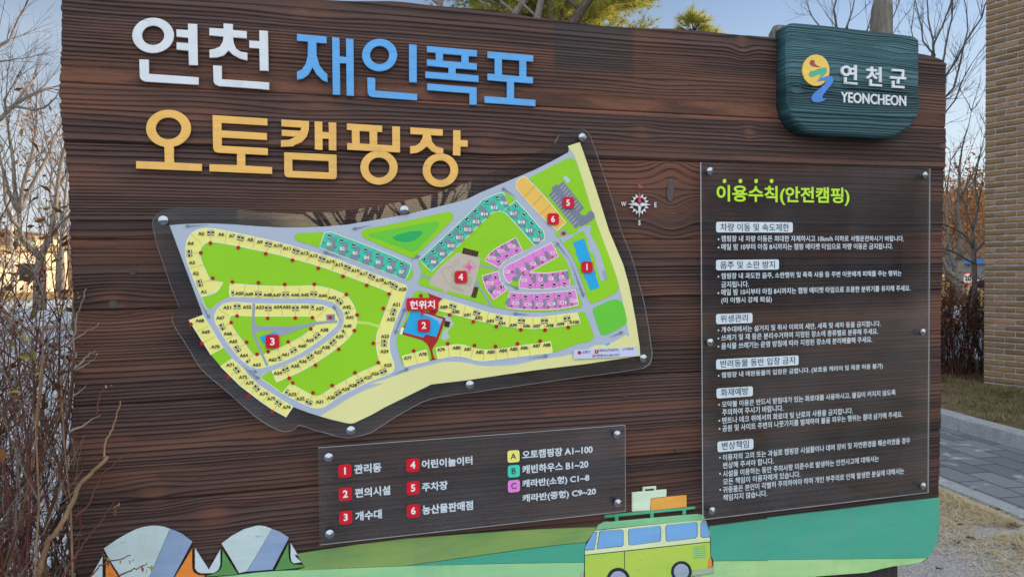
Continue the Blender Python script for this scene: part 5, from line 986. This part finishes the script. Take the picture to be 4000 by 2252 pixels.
# tree tops above the board: leaning trunks
rg = np.random.RandomState(9)
for i_, (ps, dep, r, lab, m_) in enumerate((('l 380,900 560,330 620,230 700,110 775,-10 900,-260', 9.0, 0.077, 'dark bare trunk leaning right above the top of the board', BARKD), ('l 180,900 235,300 255,170 290,20 330,-250', 9.5, 0.062, 'upright grey trunk just left of the dark leaning one', BARK), ('l -200,900 -40,330 30,140 130,0 330,-300', 10.5, 0.07, 'grey trunk leaning right, left of the upright grey one', BARK), ('k 1840,900 1850,60 1858,-20 1870,-300', 11, 0.065, 'leftmost grey trunk above the board', BARK))):
    mb = MB(); tips = []; q = P(ps); q = [(q[0][0]-30, 1600)]+q
    skeleton(mb, [(q, 1.0)], dep, r, m_, TWIG, rg, tips, taper=0.35, jit=0.0)
    pe = q[-1]; skeleton(mb, [([q[-3], (q[-3][0]-70, q[-3][1]-60), (q[-3][0]-160, q[-3][1]-110)], .35), ([q[-2], (q[-2][0]+60, q[-2][1]-80), (q[-2][0]+150, q[-2][1]-120)], .35), ([q[-1], (q[-1][0]+40, q[-1][1]-150)], .6)], dep, r, m_, TWIG, rg, tips, 0.9, 2, 1, 0.008)
    lf = MB(); leaves(lf, [t_ for t_ in tips if rg.rand() < 0.15], 0.05, RUST, rg, 1, 0.05)
    tree('bare_tree', AT(q[0][0], 1600, dep)*np.array([1, 1, 0]), lab, mb, leaf=lf)
# the pine behind them
NEED = leafmat('pine needles', (0.13, 0.17, 0.03), (0.48, 0.42, 0.08), 0.5)
def tuft(vs, fs, p, d, L_, rg, n=16, w=0.010):
    e = d*0.75+rg.normal(size=(n, 3))*0.40; e /= np.linalg.norm(e, axis=1)[:, None]; s = np.cross(e, rg.normal(size=(n, 3))); s /= np.linalg.norm(s, axis=1)[:, None]
    l = L_*(0.7+0.5*rg.rand(n))[:, None]; tip = p+e*l; tip[:, 2] -= 0.12*l[:, 0]; i = len(vs)
    for k in range(n): vs.extend((p-s[k]*w, p+s[k]*w, tip[k])); fs.append((i+3*k, i+3*k+1, i+3*k+2))
def pine(name, base, h, r, rad, zlo, label, rg, dens=1.0, lean=(0, 0), nl=0.30):
    mb = MB(); nd = MB(); vs = []; fs = []; b3 = np.array([base[0], base[1], 0.0]); top = b3+np.array([lean[0], lean[1], h])
    mb.tube([b3+(top-b3)*k/8+np.array([0.08*math.sin(k), 0.05*math.cos(2*k), 0])*(0 < k < 8) for k in range(9)], [r*(1-0.8*k/8) for k in range(9)], BARKD, 8)
    z = zlo
    while z < h-0.3:
        f = (z-zlo)/(h-zlo); R0 = rad*(1-f*0.75)
        for k in range(5):
            a = rg.rand()*6.283; o = b3+(top-b3)*z/h; d = np.array([math.cos(a), math.sin(a), 0.25+0.3*rg.rand()]); d /= np.linalg.norm(d); L_ = R0*(0.6+0.5*rg.rand())
            pts = [o+d*L_*t_+np.array([0, 0, -0.10*L_*t_*t_]) for t_ in (0, .33, .66, 1)]; mb.tube(pts, [0.035, 0.025, 0.016, 0.008], BARKD, 4, False)
            for q in range(int(9*dens*max(L_, 1))):
                t_ = 0.3+0.7*rg.rand(); p = o+d*L_*t_+np.array([0, 0, -0.10*L_*t_*t_])
                dd = d+rv(rg)*0.8; dd[2] += 0.15; dd /= np.linalg.norm(dd); sl = (0.25+0.55*rg.rand())*(0.5+0.25*L_); e_ = p+dd*sl; mb.tube([p, e_], [0.007, 0.004], BARKD, 3, False)
                for s_ in range(3): tuft(vs, fs, p+(e_-p)*(0.45+0.275*s_), dd+rv(rg)*0.3, nl, rg, 15)
        z += 0.55
    nd.add(vs, fs, NEED)
    return tree(name, b3, label, mb, leaf=nd)
rg = np.random.RandomState(12)
p0 = AT(2170, 1100, 24); pine('pine_tree', (p0[0], p0[1]), 17, 0.2, 4.6, 8.6, 'big sunlit yellow green pine above the middle of the board', rg, 2.0)
p0 = AT(1960, 1100, 27); pine('pine_tree', (p0[0], p0[1]), 16.5, 0.18, 4.0, 10.2, 'sparser pine crown behind the grey trunks at the top', rg, 1.9)
p0 = AT(2715, 1100, 20); pine('pine_tree', (p0[0], p0[1]), 8.60, 0.05, 0.5, 7.6, 'small pine tip just peeping over the board between pine and plaque', rg, 0.8)

# right: bare trees behind the plaque and in the gap
rg = np.random.RandomState(15); mb = MB(); tips = []; D_ = 12
skeleton(mb, [('m 1450,3000 1530,1500 1630,700 1665,545', 1.0)], D_, 0.075, BARKD, TWIG, rg, tips, taper=0.5)
skeleton(mb, [('m 1665,545 1660,400 1610,180 1600,-60', .4), ('m 1665,450 1760,250 1850,0 1880,-90', .34), ('m 1600,900 1760,620 1800,400 1850,180 1860,-40', .42), ('m 1580,1100 1790,760 1900,600 2000,400 2150,180 2180,60', .42), ('m 1560,1250 1870,880 1960,500 2010,300 1990,60', .38), ('m 1540,1450 1880,1010 1960,800 2050,640', .3), ('m 1665,545 1560,420 1540,250 1480,0', .3), ('m 1690,650 1500,560 1440,300 1470,60', .28)], D_, 0.055, BARK, TWIG, rg, tips, 0.62, 4.6, 2, 0.007, 0.25)
tree('bare_tree', AT(3570, 2200, D_)*np.array([1, 1, 0]), 'bare tree with many upright twigs in the sky gap right of the plaque', mb)
rg = np.random.RandomState(16); mb = MB(); tips = []; D_ = 14
skeleton(mb, [('m 900,3000 860,1200 800,600 790,280', 1.0)], D_, 0.07, BARKD, TWIG, rg, tips, taper=0.5)
skeleton(mb, [('m 790,280 850,100 880,-60', .4), ('m 720,400 660,100 700,-40', .4), ('m 700,500 500,240 430,150 370,-30', .34), ('m 860,420 1000,300 1060,100 1100,-60', .34), ('m 900,700 1100,450 1250,190 1340,-40', .36), ('m 850,600 700,300 560,100', .28), ('m 980,700 1200,420 1380,160', .25)], D_, 0.055, BARK, TWIG, rg, tips, 0.75, 3.2, 2, 0.007, 0.25)
tree('bare_tree', AT(3350, 2100, D_)*np.array([1, 1, 0]), 'bare tree whose twigs rise behind the teal plaque', mb)
rg = np.random.RandomState(17); mb = MB(); lf = MB(); tips = []; D_ = 26
skeleton(mb, [('o 1900,1640 1905,1300 1920,1150', 1.0)], D_, 0.235, BARK, TWIG, rg, tips, taper=0.25)
t2 = []
skeleton(mb, [('o 1920,1150 1935,900 1900,650 1925,400 1930,200', .5), ('o 1890,1330 1810,1280 1750,1150 1700,950', .5), ('o 1905,1250 1840,1130 1800,900 1785,700 1800,500', .5), ('o 1920,1150 2000,1050 2060,900 2110,700', .4), ('o 1935,900 1850,700 1800,500', .3), ('o 1900,650 1980,450 2080,250', .28), ('o 1925,1180 2010,1130 2080,1090', .3)], D_, 0.2, BARK, TWIG, rg, t2, 1.9, 1.5, 2, 0.016)
leaves(lf, [t_ for t_ in t2 if t_[0][2] < 4.4 and rg.rand() < 0.6], 0.085, RUST, rg, 2, 0.25)
tree('oak_tree', G(3738, 1205), 'thick trunked tree with orange dead leaves in the gap beside the brick building', mb, leaf=lf)
rg = np.random.RandomState(18); mb = MB(); tips = []; D_ = 13
skeleton(mb, [('o 2080,1900 2078,1449 2075,1250 2065,1000', 1.0)], D_, 0.055, BARK, TWIG, rg, tips, taper=0.3)
skeleton(mb, [('o 2065,1000 2060,850 2110,650 2080,400 2120,150', .5), ('o 2065,1040 1960,900 1850,840 1700,780', .42), ('o 2078,1200 2000,1160 1900,1100 1760,1040', .4), ('o 2075,1100 2150,1000 2250,900', .4), ('o 2060,850 1980,650 1950,450', .32)], D_, 0.055, BARK, TWIG, rg, tips, 0.8, 2.2, 2, 0.007)
tree('bare_tree', G(3806, 1300), 'slim bare tree standing in the hedge beside the brick corner', mb)
# far oaks with orange leaves in the gap
for i_, (px, dep, lab) in enumerate(((3700, 58, 'far orange leaved oak at the left of the gap'), (3800, 66, 'far orange leaved oak near the brick corner'), (3890, 52, 'far orange oak mostly hidden by the brick building'))):
    rg = np.random.RandomState(30+i_); mb = MB(); lf = MB(); t2 = []
    q = [(px, 1130), (px+3, 1060), (px, 1000)]
    skeleton(mb, [(q, 1.0)], dep, 0.22, BARK, TWIG, rg, [], taper=0.3)
    skeleton(mb, [([(px, 1010), (px-40+20*k, 950), (px-70+35*k, 880-20*(k % 2))], .4) for k in range(5)], dep, 0.22, BARK, TWIG, rg, t2, 2.6, 1.3, 2, 0.03)
    leaves(lf, t2, 0.17, RUST, rg, 4, 0.5)
    tree('oak_tree', G(px, 1130)*np.array([1, 1, 0]), lab, mb, leaf=lf, group='far orange oaks')
# left far brush
for i_, (px, dep, lab) in enumerate(((225, 62, 'far leafless brown tree by the left edge of the board'), (285, 75, 'far leafless tree just hidden by the board edge'), (30, 70, 'far leafless tree at the left frame edge'))):
    rg = np.random.RandomState(40+i_); mb = MB(); t2 = []
    skeleton(mb, [([(px, 1140), (px+3, 1060), (px, 1000)], 1.0)], dep, 0.2, BARK, TWIG, rg, [], taper=0.3)
    skeleton(mb, [([(px, 1020), (px-40+20*k, 950), (px-60+30*k, 860-20*(k % 2))], .4) for k in range(5)], dep, 0.2, BARK, TWIG, rg, t2, 3.0, 1.2, 2, 0.035)
    tree('bare_tree', G(px, 1140)*np.array([1, 1, 0]), lab, mb)

# ------------------------------------------------------------------ shrubs
S1 = mat('tan twig', (0.20, 0.115, 0.06), 0.85, 0.3, 25, 0.2, col2=(0.30, 0.19, 0.11)); S2 = mat('purple brown twig', (0.125, 0.046, 0.036), 0.8, 0.3, 25, 0.25); S3 = mat('grey dry twig', (0.15, 0.12, 0.10), 0.9, 0.3, 25, 0.2, col2=(0.26, 0.22, 0.19))
LB = leafmat('dry brown shrub leaves', (0.12, 0.05, 0.025), (0.26, 0.11, 0.04)); LY = leafmat('yellow green shrub leaves', (0.24, 0.24, 0.05), (0.42, 0.36, 0.10))
def shrub(name, label, bases, rg, hmin, hmax, leafy, sway=0.35, extra=None, twl=0.28, r=0.006, dens=7, mats=(S1, S2, S2, S2, S3), cat='shrub', group=None, lm=(LB, LB, LB, LY), lsize=0.0115, zleaf=1.15, lvl=1, ok=None, pxmax=0):
    mb = MB(); lf = MB(); tips = []
    for (x, y) in bases:
        H_ = hmin+(hmax-hmin)*rg.rand(); m_ = mats[rg.randint(len(mats))]; rr = r*(0.6+0.9*rg.rand()); n = 9
        pts = [np.array([x, y, 0.0])]; d = np.array([rg.normal()*sway, rg.normal()*sway, 1.0]); d /= np.linalg.norm(d)
        for i in range(n):
            d = d+rv(rg)*0.13; d /= np.linalg.norm(d); pts.append(pts[-1]+d*H_/n)
        if ok and not all(ok(p_) for p_ in pts): continue
        mb.tube(pts, [rr*(1-0.7*i/n) for i in range(n+1)], m_, 5, False)
        for k in range(dens):
            i = rg.randint(2, n+1); e = pts[i]-pts[i-1]; e = e/np.linalg.norm(e)+rv(rg)*0.8; e /= np.linalg.norm(e)
            if ok and not ok(pts[i]+e*twl*1.3): continue
            twig(mb, pts[i], e, twl*(0.5+rg.rand()), rr*0.42, lvl, mats[rg.randint(len(mats))], rg, tips, 0.7, 0.06, 2)
    if pxmax:
        va = np.array(mb.v)-CAM; dp = va @ FWD; pxx = 2000+F*(va @ RIGHT)/np.maximum(dp, 0.05); bad = (pxx > pxmax) | (dp < 1.2)
        keep = [i for i, f_ in enumerate(mb.f) if not any(bad[k] for k in f_)]
        mb.f = [mb.f[i] for i in keep]; mb.m = [mb.m[i] for i in keep]; tips = [t_ for t_ in tips if (t_[0]-CAM) @ FWD > 1.2 and 2000+F*((t_[0]-CAM) @ RIGHT)/((t_[0]-CAM) @ FWD) < pxmax]
    for ps, dep, r0, r1, m_ in (extra or []):
        q = P(ps); pts = [AT(px, py, dep+0.02*i) for i, (px, py) in enumerate(q)]; n = len(pts); fine = []
        for i in range(n-1):
            for k in range(4): fine.append(pts[i]+(pts[i+1]-pts[i])*k/4+rv(rg)*0.0025*(k > 0))
        fine.append(pts[-1]); mb.tube(fine, [r0+(r1-r0)*i/(len(fine)-1) for i in range(len(fine))], m_, 6)
    for m_ in set(lm):
        sel = [t_ for t_ in tips if t_[0][2] > zleaf and (ok is None or ok(t_[0])) and rg.rand() < leafy*lm.count(m_)/len(lm)]
        leaves(lf, sel, lsize, m_, rg, 1, 0.01)
    t = thing(name, (np.mean([q[0] for q in bases]), np.mean([q[1] for q in bases]), 0), label, cat, group)
    mb.build('stems', t, True); lf.build('leaves', t)
    return t
rg = np.random.RandomState(21)
EX = [('u 470,1449 430,1180 500,800 600,500 660,0 n 720,1000 760,600 735,300 740,0', 1.62, 0.0062, 0.003, S1), ('u -60,900 60,760 250,480 400,300 480,130 545,0 n 620,1250 660,1100', 1.60, 0.0066, 0.003, S1), ('u 380,1449 480,1100 600,950 700,750 800,520 940,380 1085,238', 1.44, 0.0062, 0.0042, S1), ('u 1050,245 1055,120 1108,0 n 1170,1300 1210,1125', 1.43, 0.0022, 0.0012, S1), ('u 620,1449 780,1200 900,1030 1010,900 1100,770 1175,650', 1.42, 0.0022, 0.0012, S2), ('u 760,860 900,710 960,560 1060,380 1300,200', 1.43, 0.0022, 0.001, S2), ('u 900,1449 1000,1330 1160,1280 1315,1230', 1.40, 0.0018, 0.001, S2), ('u 1180,1449 1300,1390 1400,1350 1480,1305', 1.40, 0.0018, 0.001, S2),
      ('n 700,1449 850,1370 1015,1270', 1.45, 0.003, 0.001, S3), ('n 985,1270 975,1200 1000,1080 1070,990', 1.45, 0.0018, 0.001, S2), ('n 750,820 850,700 960,620', 1.46, 0.003, 0.0014, S3), ('n 770,830 860,760 960,700', 1.46, 0.0018, 0.001, S3), ('n 700,560 850,450 1000,345', 1.46, 0.0018, 0.001, S3), ('n 760,700 740,560 770,300 830,120 870,0', 1.47, 0.0024, 0.001, S3), ('n 730,1090 800,1030 880,960', 1.46, 0.0018, 0.001, S3), ('u 720,60 740,150 760,250 745,370', 1.46, 0.0016, 0.001, S3)]
b1 = [(-0.98+0.42*rg.rand(), -0.22+0.40*rg.rand()) for _ in range(150)]
sh = shrub('bare_shrub', 'tangled leafless shrub with brown twigs crossing the lower left of the board', b1, rg, 1.0, 1.6, 0.30, 0.10, EX, dens=11, r=0.0042, lvl=2, ok=lambda p: p[1] > -0.38 and p[0] < -0.50-0.25*min(0, p[1]), pxmax=330)
lf = MB(); lp_ = []
for ps, m_ in (('u 1330,1280 1300,1300 1215,1300 1495,1350 1525,1360 1470,1390 1190,720 1165,740 1060,1250 1040,1225 1090,1270 n 1120,970 1065,985 970,660 780,50 790,90', LY), ('u 1430,1370 1085,1330 1100,1420 1160,800 n 800,400 835,810 940,745', LB)):
    leaves(lf, [(AT(px, py, 1.40 if py > 1900 else 1.44), None) for px, py in P(ps)], 0.0065, m_, rg, 1, 0.0)
for ps, m_ in (('p 515,740 465,700 450,640 210,950 255,960 330,960', LY), ('p 330,760 590,610 635,640 420,1340 480,1220 380,1390 270,390 280,440 380,540 430,560 470,560 510,580 350,530 640,940 650,1060 20,790 40,720 75,850 180,1210 170,1300 600,1330 560,1310 450,1300 300,1060 330,830', LB)):
    leaves(lf, [(AT(px, py, 1.62+0.1*rg.rand()), None) for px, py in P(ps)], 0.0085, m_, rg, 1, 0.003)
lf.build('hanging_leaves', sh)
b2 = [(-1.45+0.85*rg.rand(), 0.3+1.1*rg.rand()) for _ in range(55)]
shrub('bare_shrub', 'second leafless shrub behind the first, left of the board', b2, rg, 1.0, 1.65, 0.22, 0.12, None, dens=9, r=0.005, lvl=2)
# clipped hedge in the gap on the right
hb = [(7.25+2.2*u_-0.2*v_, 5.35-0.9*u_+0.55*v_) for u_, v_ in ((rg.rand()*1.0-0.35, rg.rand()) for _ in range(330))]
HB_ = mat('dark hedge twig', (0.060, 0.030, 0.024), 0.85, 0.3, 20, 0.2)
shrub('bare_hedge', 'clipped leafless dark hedge between the board and the brick corner', hb, rg, 0.8, 1.12, 0.75, 0.10, None, twl=0.24, r=0.007, dens=8, mats=(HB_, HB_, S2), cat='hedge', lm=(LB, LB, LB), lsize=0.024, zleaf=0.62, lvl=1)

rg = np.random.RandomState(52); mb = MB(); tips = []
def R3(az, r, z): return np.array([r*math.sin(math.radians(az)), 1.75-r*math.cos(math.radians(az)), z])
for az, r, dz in ((8.0, 11.0, 1.0), (1.5, 10.0, 0.8)):
    b0 = R3(az, r, 0); pts = [b0+np.array([0.04*k, 0.02*k, 0.55*k]) for k in range(6)]; mb_ = MB(); tp_ = []
    mb_.tube(pts, [0.11-0.012*k for k in range(6)], BARK, 8)
    for k in range(11):
        a = rg.rand()*6.28; e = np.array([math.cos(a)*.7, math.sin(a)*.7, 0.9]); twig(mb_, pts[rg.randint(2, 6)], e/np.linalg.norm(e), 2.2, 0.045, 2, TWIG, rg, tp_, 0.7, 0.15, 4)
    tree('bare_tree', b0, 'bare tree behind the photographer, its branches mirrored in the map panel' if az > 5 else 'second bare tree behind the photographer, mirrored left of the first', mb_)

# ------------------------------------------------------------------ small things
# speed limit sign
D_ = 33; c = AT(3781, 1086, D_); sg = thing('speed_limit_sign', (c[0], c[1], 0), 'round red and white 20 speed limit sign on a thin pole', 'road sign')
ax = CAM-c; ax[2] = 0; ax /= np.linalg.norm(ax)
RS = mat('sign red', (0.55, 0.03, 0.025), 0.4); WS = mat('sign white', (0.75, 0.75, 0.73), 0.4, 0.04); PL = mat('galvanised pole', (0.38, 0.34, 0.28), 0.5, 0.15)
b = MB(); b.tube([(c[0], c[1], 0), (c[0], c[1], c[2]+0.2)], 0.03, PL, 10); b.build('pole', sg)
b = MB(); b.lathe(c, ax, [(0.032, 0.30), (0.038, 0.30)], RS, 32); b.lathe(c, ax, [(0.0385, 0.225), (0.042, 0.225)], WS, 32); o = b.build('sign_disc', sg)
v, f = text_geo('20', 0.03); u_ = np.cross([0, 0, 1.0], ax); b = MB(); b.add([tuple(c+ax*0.045+u_*(a-.5)*0.27+np.array([0, 0, (q-.5)*0.22])) for a, q in v], f, TXTK); b.build('number', o)
# house on the far left
c = AT(120, 1040, 62); hs = thing('house', (c[0], c[1], 0), 'pale house lit gold by low sun, half hidden by the bare tree', 'house')
HW = mat('cream house wall', (0.72, 0.60, 0.42), 0.85, 0.06, 1.5)
def local_box(b, c, ang, x0, x1, y0, y1, z0, z1, m):
    u = np.array([math.cos(ang), math.sin(ang)]); w = np.array([-math.sin(ang), math.cos(ang)])
    vs = [(*(np.array(c[:2])+u*x+w*y), z) for x in (x0, x1) for y in (y0, y1) for z in (z0, z1)]
    b.add(vs, [(0,1,3,2),(4,6,7,5),(0,4,5,1),(2,3,7,6),(0,2,6,4),(1,5,7,3)], m)
an = math.radians(40)
b = MB(); local_box(b, c, an, -12, 2.2, 0, 8, 0, 3.6, HW); b.build('wall', hs)
b = MB(); local_box(b, c, an, -12.4, 2.6, -0.5, 8.4, 3.603, 4.05, mat('tan eaves', (0.38, 0.28, 0.14), 0.8)); b.build('roof', hs)
for k in range(4):
    b = MB(); local_box(b, c, an, -10.5+3.2*k, -9.2+3.2*k, -0.04, 0.02, 1.0, 2.5, GLS); b.build('window', hs)
c = AT(196, 930, 66); tw = thing('house', (c[0], c[1], 0), 'narrow two storey cream house behind the tree fork', 'house')
b = MB(); local_box(b, c, an, -1.2, 1.4, 0, 4, 0, 4.9, HW); b.build('wall', tw); b = MB(); local_box(b, c, an, -1.4, 1.6, -0.2, 4.2, 4.903, 5.15, mat('tan eaves', (0.38, 0.28, 0.14), 0.8)); b.build('roof', tw)
b = MB(); local_box(b, c, an, -0.5, 0.4, -0.04, 0.02, 3.2, 4.3, GLS); b.build('window', tw)
# blue roofed shed far in the gap
c = AT(3795, 1090, 75); sh_ = thing('shed', (c[0], c[1], 0), 'low shed with a bright blue roof behind the speed sign', 'shed')
b = MB(); local_box(b, c, math.radians(-40), -2, 6, 0, 4, 0, 1.5, mat('grey shed wall', (0.22, 0.23, 0.25), 0.8)); b.build('wall', sh_)
b = MB(); local_box(b, c, math.radians(-40), -2.3, 6.3, -0.4, 4.4, 1.503, 2.0, mat('blue sheet roof', (0.05, 0.20, 0.55), 0.5)); b.build('roof', sh_)
# utility pole and wires
c = AT(47, 900, 55); up_ = thing('utility_pole', (c[0], c[1], 0), 'thin concrete utility pole beyond the left trees', 'pole')
b = MB(); b.tube([(c[0], c[1], 0), (c[0], c[1], 6.6)], [0.16, 0.11], PL, 10); b.build('shaft', up_); b = MB(); b.box(c[0]-0.7, c[0]+0.7, c[1]-0.05, c[1]+0.05, 6.1, 6.2, PL); b.build('crossarm', up_)
WIRE = mat('black wire', (0.02, 0.02, 0.022), 0.6)
for i_, (ya, yb, dep) in enumerate(((590, 560, 38), (655, 640, 38), (750, 700, 36), (800, 735, 36))):
    b = MB(); pa = AT(3300, ya+40, dep+6); pb_ = AT(4200, yb-60, dep-4)
    b.tube([pa+(pb_-pa)*k/12-np.array([0, 0, 0.35*math.sin(math.pi*k/12)]) for k in range(13)], 0.012, WIRE, 4); o = b.build('utility_wire', None, False, pa)
    tag(o, ('topmost', 'second highest', 'third highest', 'lowest')[i_]+' black wire crossing the gap left of the brick building', 'wire', 'overhead wires in the gap')
# person bending behind the brick corner
c = G(3888, 1258); pd = (c-CAM) @ FWD
pr_ = thing('person', (c[0], c[1], 0), 'person in a navy jacket bending forward, half hidden by the brick corner', 'person')
rt = np.array([RIGHT[0], RIGHT[1], 0]); rt /= np.linalg.norm(rt); aw = np.array([-rt[1], rt[0], 0])
J = {'pel': (0, 0, .92, .145), 'sp': (-.06, .12, 1.02, .145), 'ch': (-.10, .34, .98, .16), 'nk': (-.10, .50, .93, .06), 'hd': (-.10, .59, .90, .095), 'ht': (-.10, .67, .93, .085),
     'sl': (-.30, .36, .95, .075), 'el': (-.40, .38, .68, .05), 'wl': (-.36, .48, .50, .033), 'sr': (.10, .36, .95, .075), 'er': (.20, .38, .68, .05), 'wr': (.15, .48, .50, .033),
     'hl': (-.10, 0, .86, .10), 'kl': (-.12, .06, .48, .068), 'al': (-.12, 0, .09, .045), 'tl': (-.12, .17, .04, .04), 'hr': (.10, 0, .86, .10), 'kr': (.12, .06, .48, .068), 'ar': (.12, 0, .09, .045), 'tr': (.12, .17, .04, .04)}
E_ = [('pel','sp'),('sp','ch'),('ch','nk'),('nk','hd'),('hd','ht'),('ch','sl'),('sl','el'),('el','wl'),('ch','sr'),('sr','er'),('er','wr'),('pel','hl'),('hl','kl'),('kl','al'),('al','tl'),('pel','hr'),('hr','kr'),('kr','ar'),('ar','tr')]
for s_, w_ in (('l', 'wl'), ('r', 'wr')):
    x, y, z, _ = J[w_]; J['p'+s_] = (x, y+.03, z-.07, .03); E_.append((w_, 'p'+s_))
    for k, (dx, ln) in enumerate(((-.028, .065), (-.009, .08), (.011, .075), (.03, .055))): J['f%s%d' % (s_, k)] = (x+dx, y+.05, z-.07-ln, .009); E_.append(('p'+s_, 'f%s%d' % (s_, k)))
    J['t'+s_] = (x+(.05 if s_ == 'l' else -.05), y+.05, z-.08, .011); E_.append(('p'+s_, 't'+s_))
keys = list(J); me = bpy.data.meshes.new('tmp'); me.from_pydata([tuple(rt*J[k][0]+aw*J[k][1]+np.array([0, 0, J[k][2]])) for k in keys], [(keys.index(a), keys.index(b_)) for a, b_ in E_], [])
o = bpy.data.objects.new('tmp', me); COL.objects.link(o); o.modifiers.new('s', 'SKIN'); sb = o.modifiers.new('u', 'SUBSURF'); sb.levels = 2
for k, sv in zip(keys, me.skin_vertices[0].data): sv.radius = (J[k][3], J[k][3])
me.skin_vertices[0].data[0].use_root = True
bpy.context.view_layer.update(); m2 = bpy.data.meshes.new_from_object(o.evaluated_get(bpy.context.evaluated_depsgraph_get())); bpy.data.objects.remove(o)
m2.name = 'body'; m2.materials.clear()
for m_ in (mat('navy jacket', (0.012, 0.016, 0.04), 0.7, 0.2, 20), mat('dark trousers', (0.03, 0.026, 0.028), 0.8), mat('skin', (0.45, 0.27, 0.19), 0.55)): m2.materials.append(m_)
for p_ in m2.polygons:
    z_ = p_.center.z; y_ = np.dot(np.array(p_.center), aw); p_.use_smooth = True
    p_.material_index = 2 if (y_ > .47 and (z_ > .78 or z_ < .52)) else (1 if z_ < .84 and y_ < .25 else 0)
o = bpy.data.objects.new('body', m2); COL.objects.link(o); o.parent = pr_
b = MB(); hc = c+rt*(-.10)+aw*.60; b.lathe((hc[0], hc[1], .95), (aw[0]*.4, aw[1]*.4, 1), [(0.0, .11), (0.05, .108), (0.09, .085), (0.115, .04)], mat('white cap', (0.7, 0.7, 0.7), 0.7), 18); b.build('cap', pr_, True)

# dry grass, litter
rg = np.random.RandomState(33); ST_ = mat('straw', (0.42, 0.32, 0.17), 0.9, 0.3, 30, 0.15, col2=(0.72, 0.58, 0.34)); vs = []; fs = []
for k in range(26000):
    u_ = rg.rand()**0.6; y = -1.2+5.5*rg.rand(); xe = np.interp(y, [-2, 1.4, 2.1, 8], [3.45, 3.87, 3.97, 4.8])
    x = xe-0.02-1.5*(1-u_)*rg.rand()
    if vn(np.array([x*3.1]), np.array([y*3.1]), 9)[0]+0.35*(1-(xe-x)/1.0) < 0.42: continue
    a = rg.rand()*6.28; l = 0.04+0.08*rg.rand(); h = 0.004+0.03*rg.rand(); d = np.array([math.cos(a), math.sin(a)]); w = np.array([-d[1], d[0]])*0.0021; p = np.array([x, y]); i = len(vs)
    vs += [(*(p-w), 0.006+h*.4), (*(p+w), 0.006+h*.4), (*(p+d*l), 0.006+h)]; fs.append((i, i+1, i+2))
b = MB(); b.add(vs, fs, ST_); tag(b.build('dry_grass'), 'straw coloured dry grass lying along the kerb', 'grass', None, 'stuff')
vs = []; fs = []
MG = mat('moss blades', (0.085, 0.085, 0.02), 0.9, 0.3, 1.6, 0.1, col2=(0.28, 0.20, 0.10))
for k in range(14000):
    y = -0.5+6.0*rg.rand(); x = np.interp(y, [-2, 2.5, 3.2, 6.6], [5.2, 5.66, 5.74, 6.3])+2.2*rg.rand()
    if (np.array([x-cx_, y-cy_]) @ nrm) < 0.02 and y < cy_: continue
    a = rg.rand()*6.28; l = 0.02+0.03*rg.rand(); d = np.array([math.cos(a), math.sin(a)]); w = np.array([-d[1], d[0]])*0.003; p = np.array([x, y]); i = len(vs); h = 0.01+0.03*rg.rand()
    vs += [(*(p-w), 0.1), (*(p+w), 0.1), (*(p+d*l), 0.1+h)]; fs.append((i, i+1, i+2))
b = MB(); b.add(vs, fs, MG); tag(b.build('moss'), 'olive moss and short dry blades before the brick wall', 'moss', None, 'stuff')
vs = []; fs = []; LT = leafmat('leaf litter', (0.09, 0.045, 0.028), (0.22, 0.11, 0.06), 0.15)
b = MB(); sp = []
for k in range(700):
    u_ = rg.rand()*1.3-0.4; v_ = rg.rand(); sp.append((np.array([7.2+2.0*u_-0.25*v_, 5.1-0.85*u_+0.9*v_, 0.11+0.02*rg.rand()]), None))
for k in range(420): sp.append((np.array([5.75+3.0*rg.rand(), 0.6+5.2*rg.rand(), 0.115]), None))
leaves(b, sp, 0.022, LT, rg, 1, 0.01); tag(b.build('leaf_litter'), 'dead brown leaves lying under the hedge', 'leaves', None, 'stuff')
def fallen(px, py, z, s, lab):
    p = G(px, py, z); b = MB(); n = 10; a0 = rg.rand()*6.28; vs = [(p[0], p[1], z+0.012)]
    for k in range(n):
        a = a0+k*6.283/n; r_ = s*(1.0 if k % 2 == 0 else 0.45)*(0.8+0.4*rg.rand()); vs.append((p[0]+r_*math.cos(a), p[1]+r_*math.sin(a), z+0.006+0.022*rg.rand()))
    b.add(vs, [(0, 1+k, 1+(k+1) % n) for k in range(n)], LT); o = b.build('fallen_leaf', None, False, p); tag(o, lab, 'leaf', 'fallen leaves on the gravel and grass')
for q, lab in ((('t', 2035, 1080, 0.028), 'curled brown fallen leaf lying alone on the gravel edge'), (('t', 1920, 950, 0.022), 'small dark fallen leaf in the straw near the board'), (('t', 2480, 960, 0.033), 'star shaped fallen leaf near the kerb at the right frame edge'), (('t', 2500, 1160, 0.028), 'brown fallen leaf on gravel at the right frame edge'), (('t', 1720, 1392, 0.022), 'fallen leaf on the bare gravel near the bottom edge'), (('t', 2300, 790, 0.028), 'reddish fallen leaf resting in straw beside the kerb'), (('t', 1900, 1130, 0.019), 'pale fallen leaf in the gravel beside the board')):
    fallen(*zc(*q[:3]), 0.01, q[3], lab)
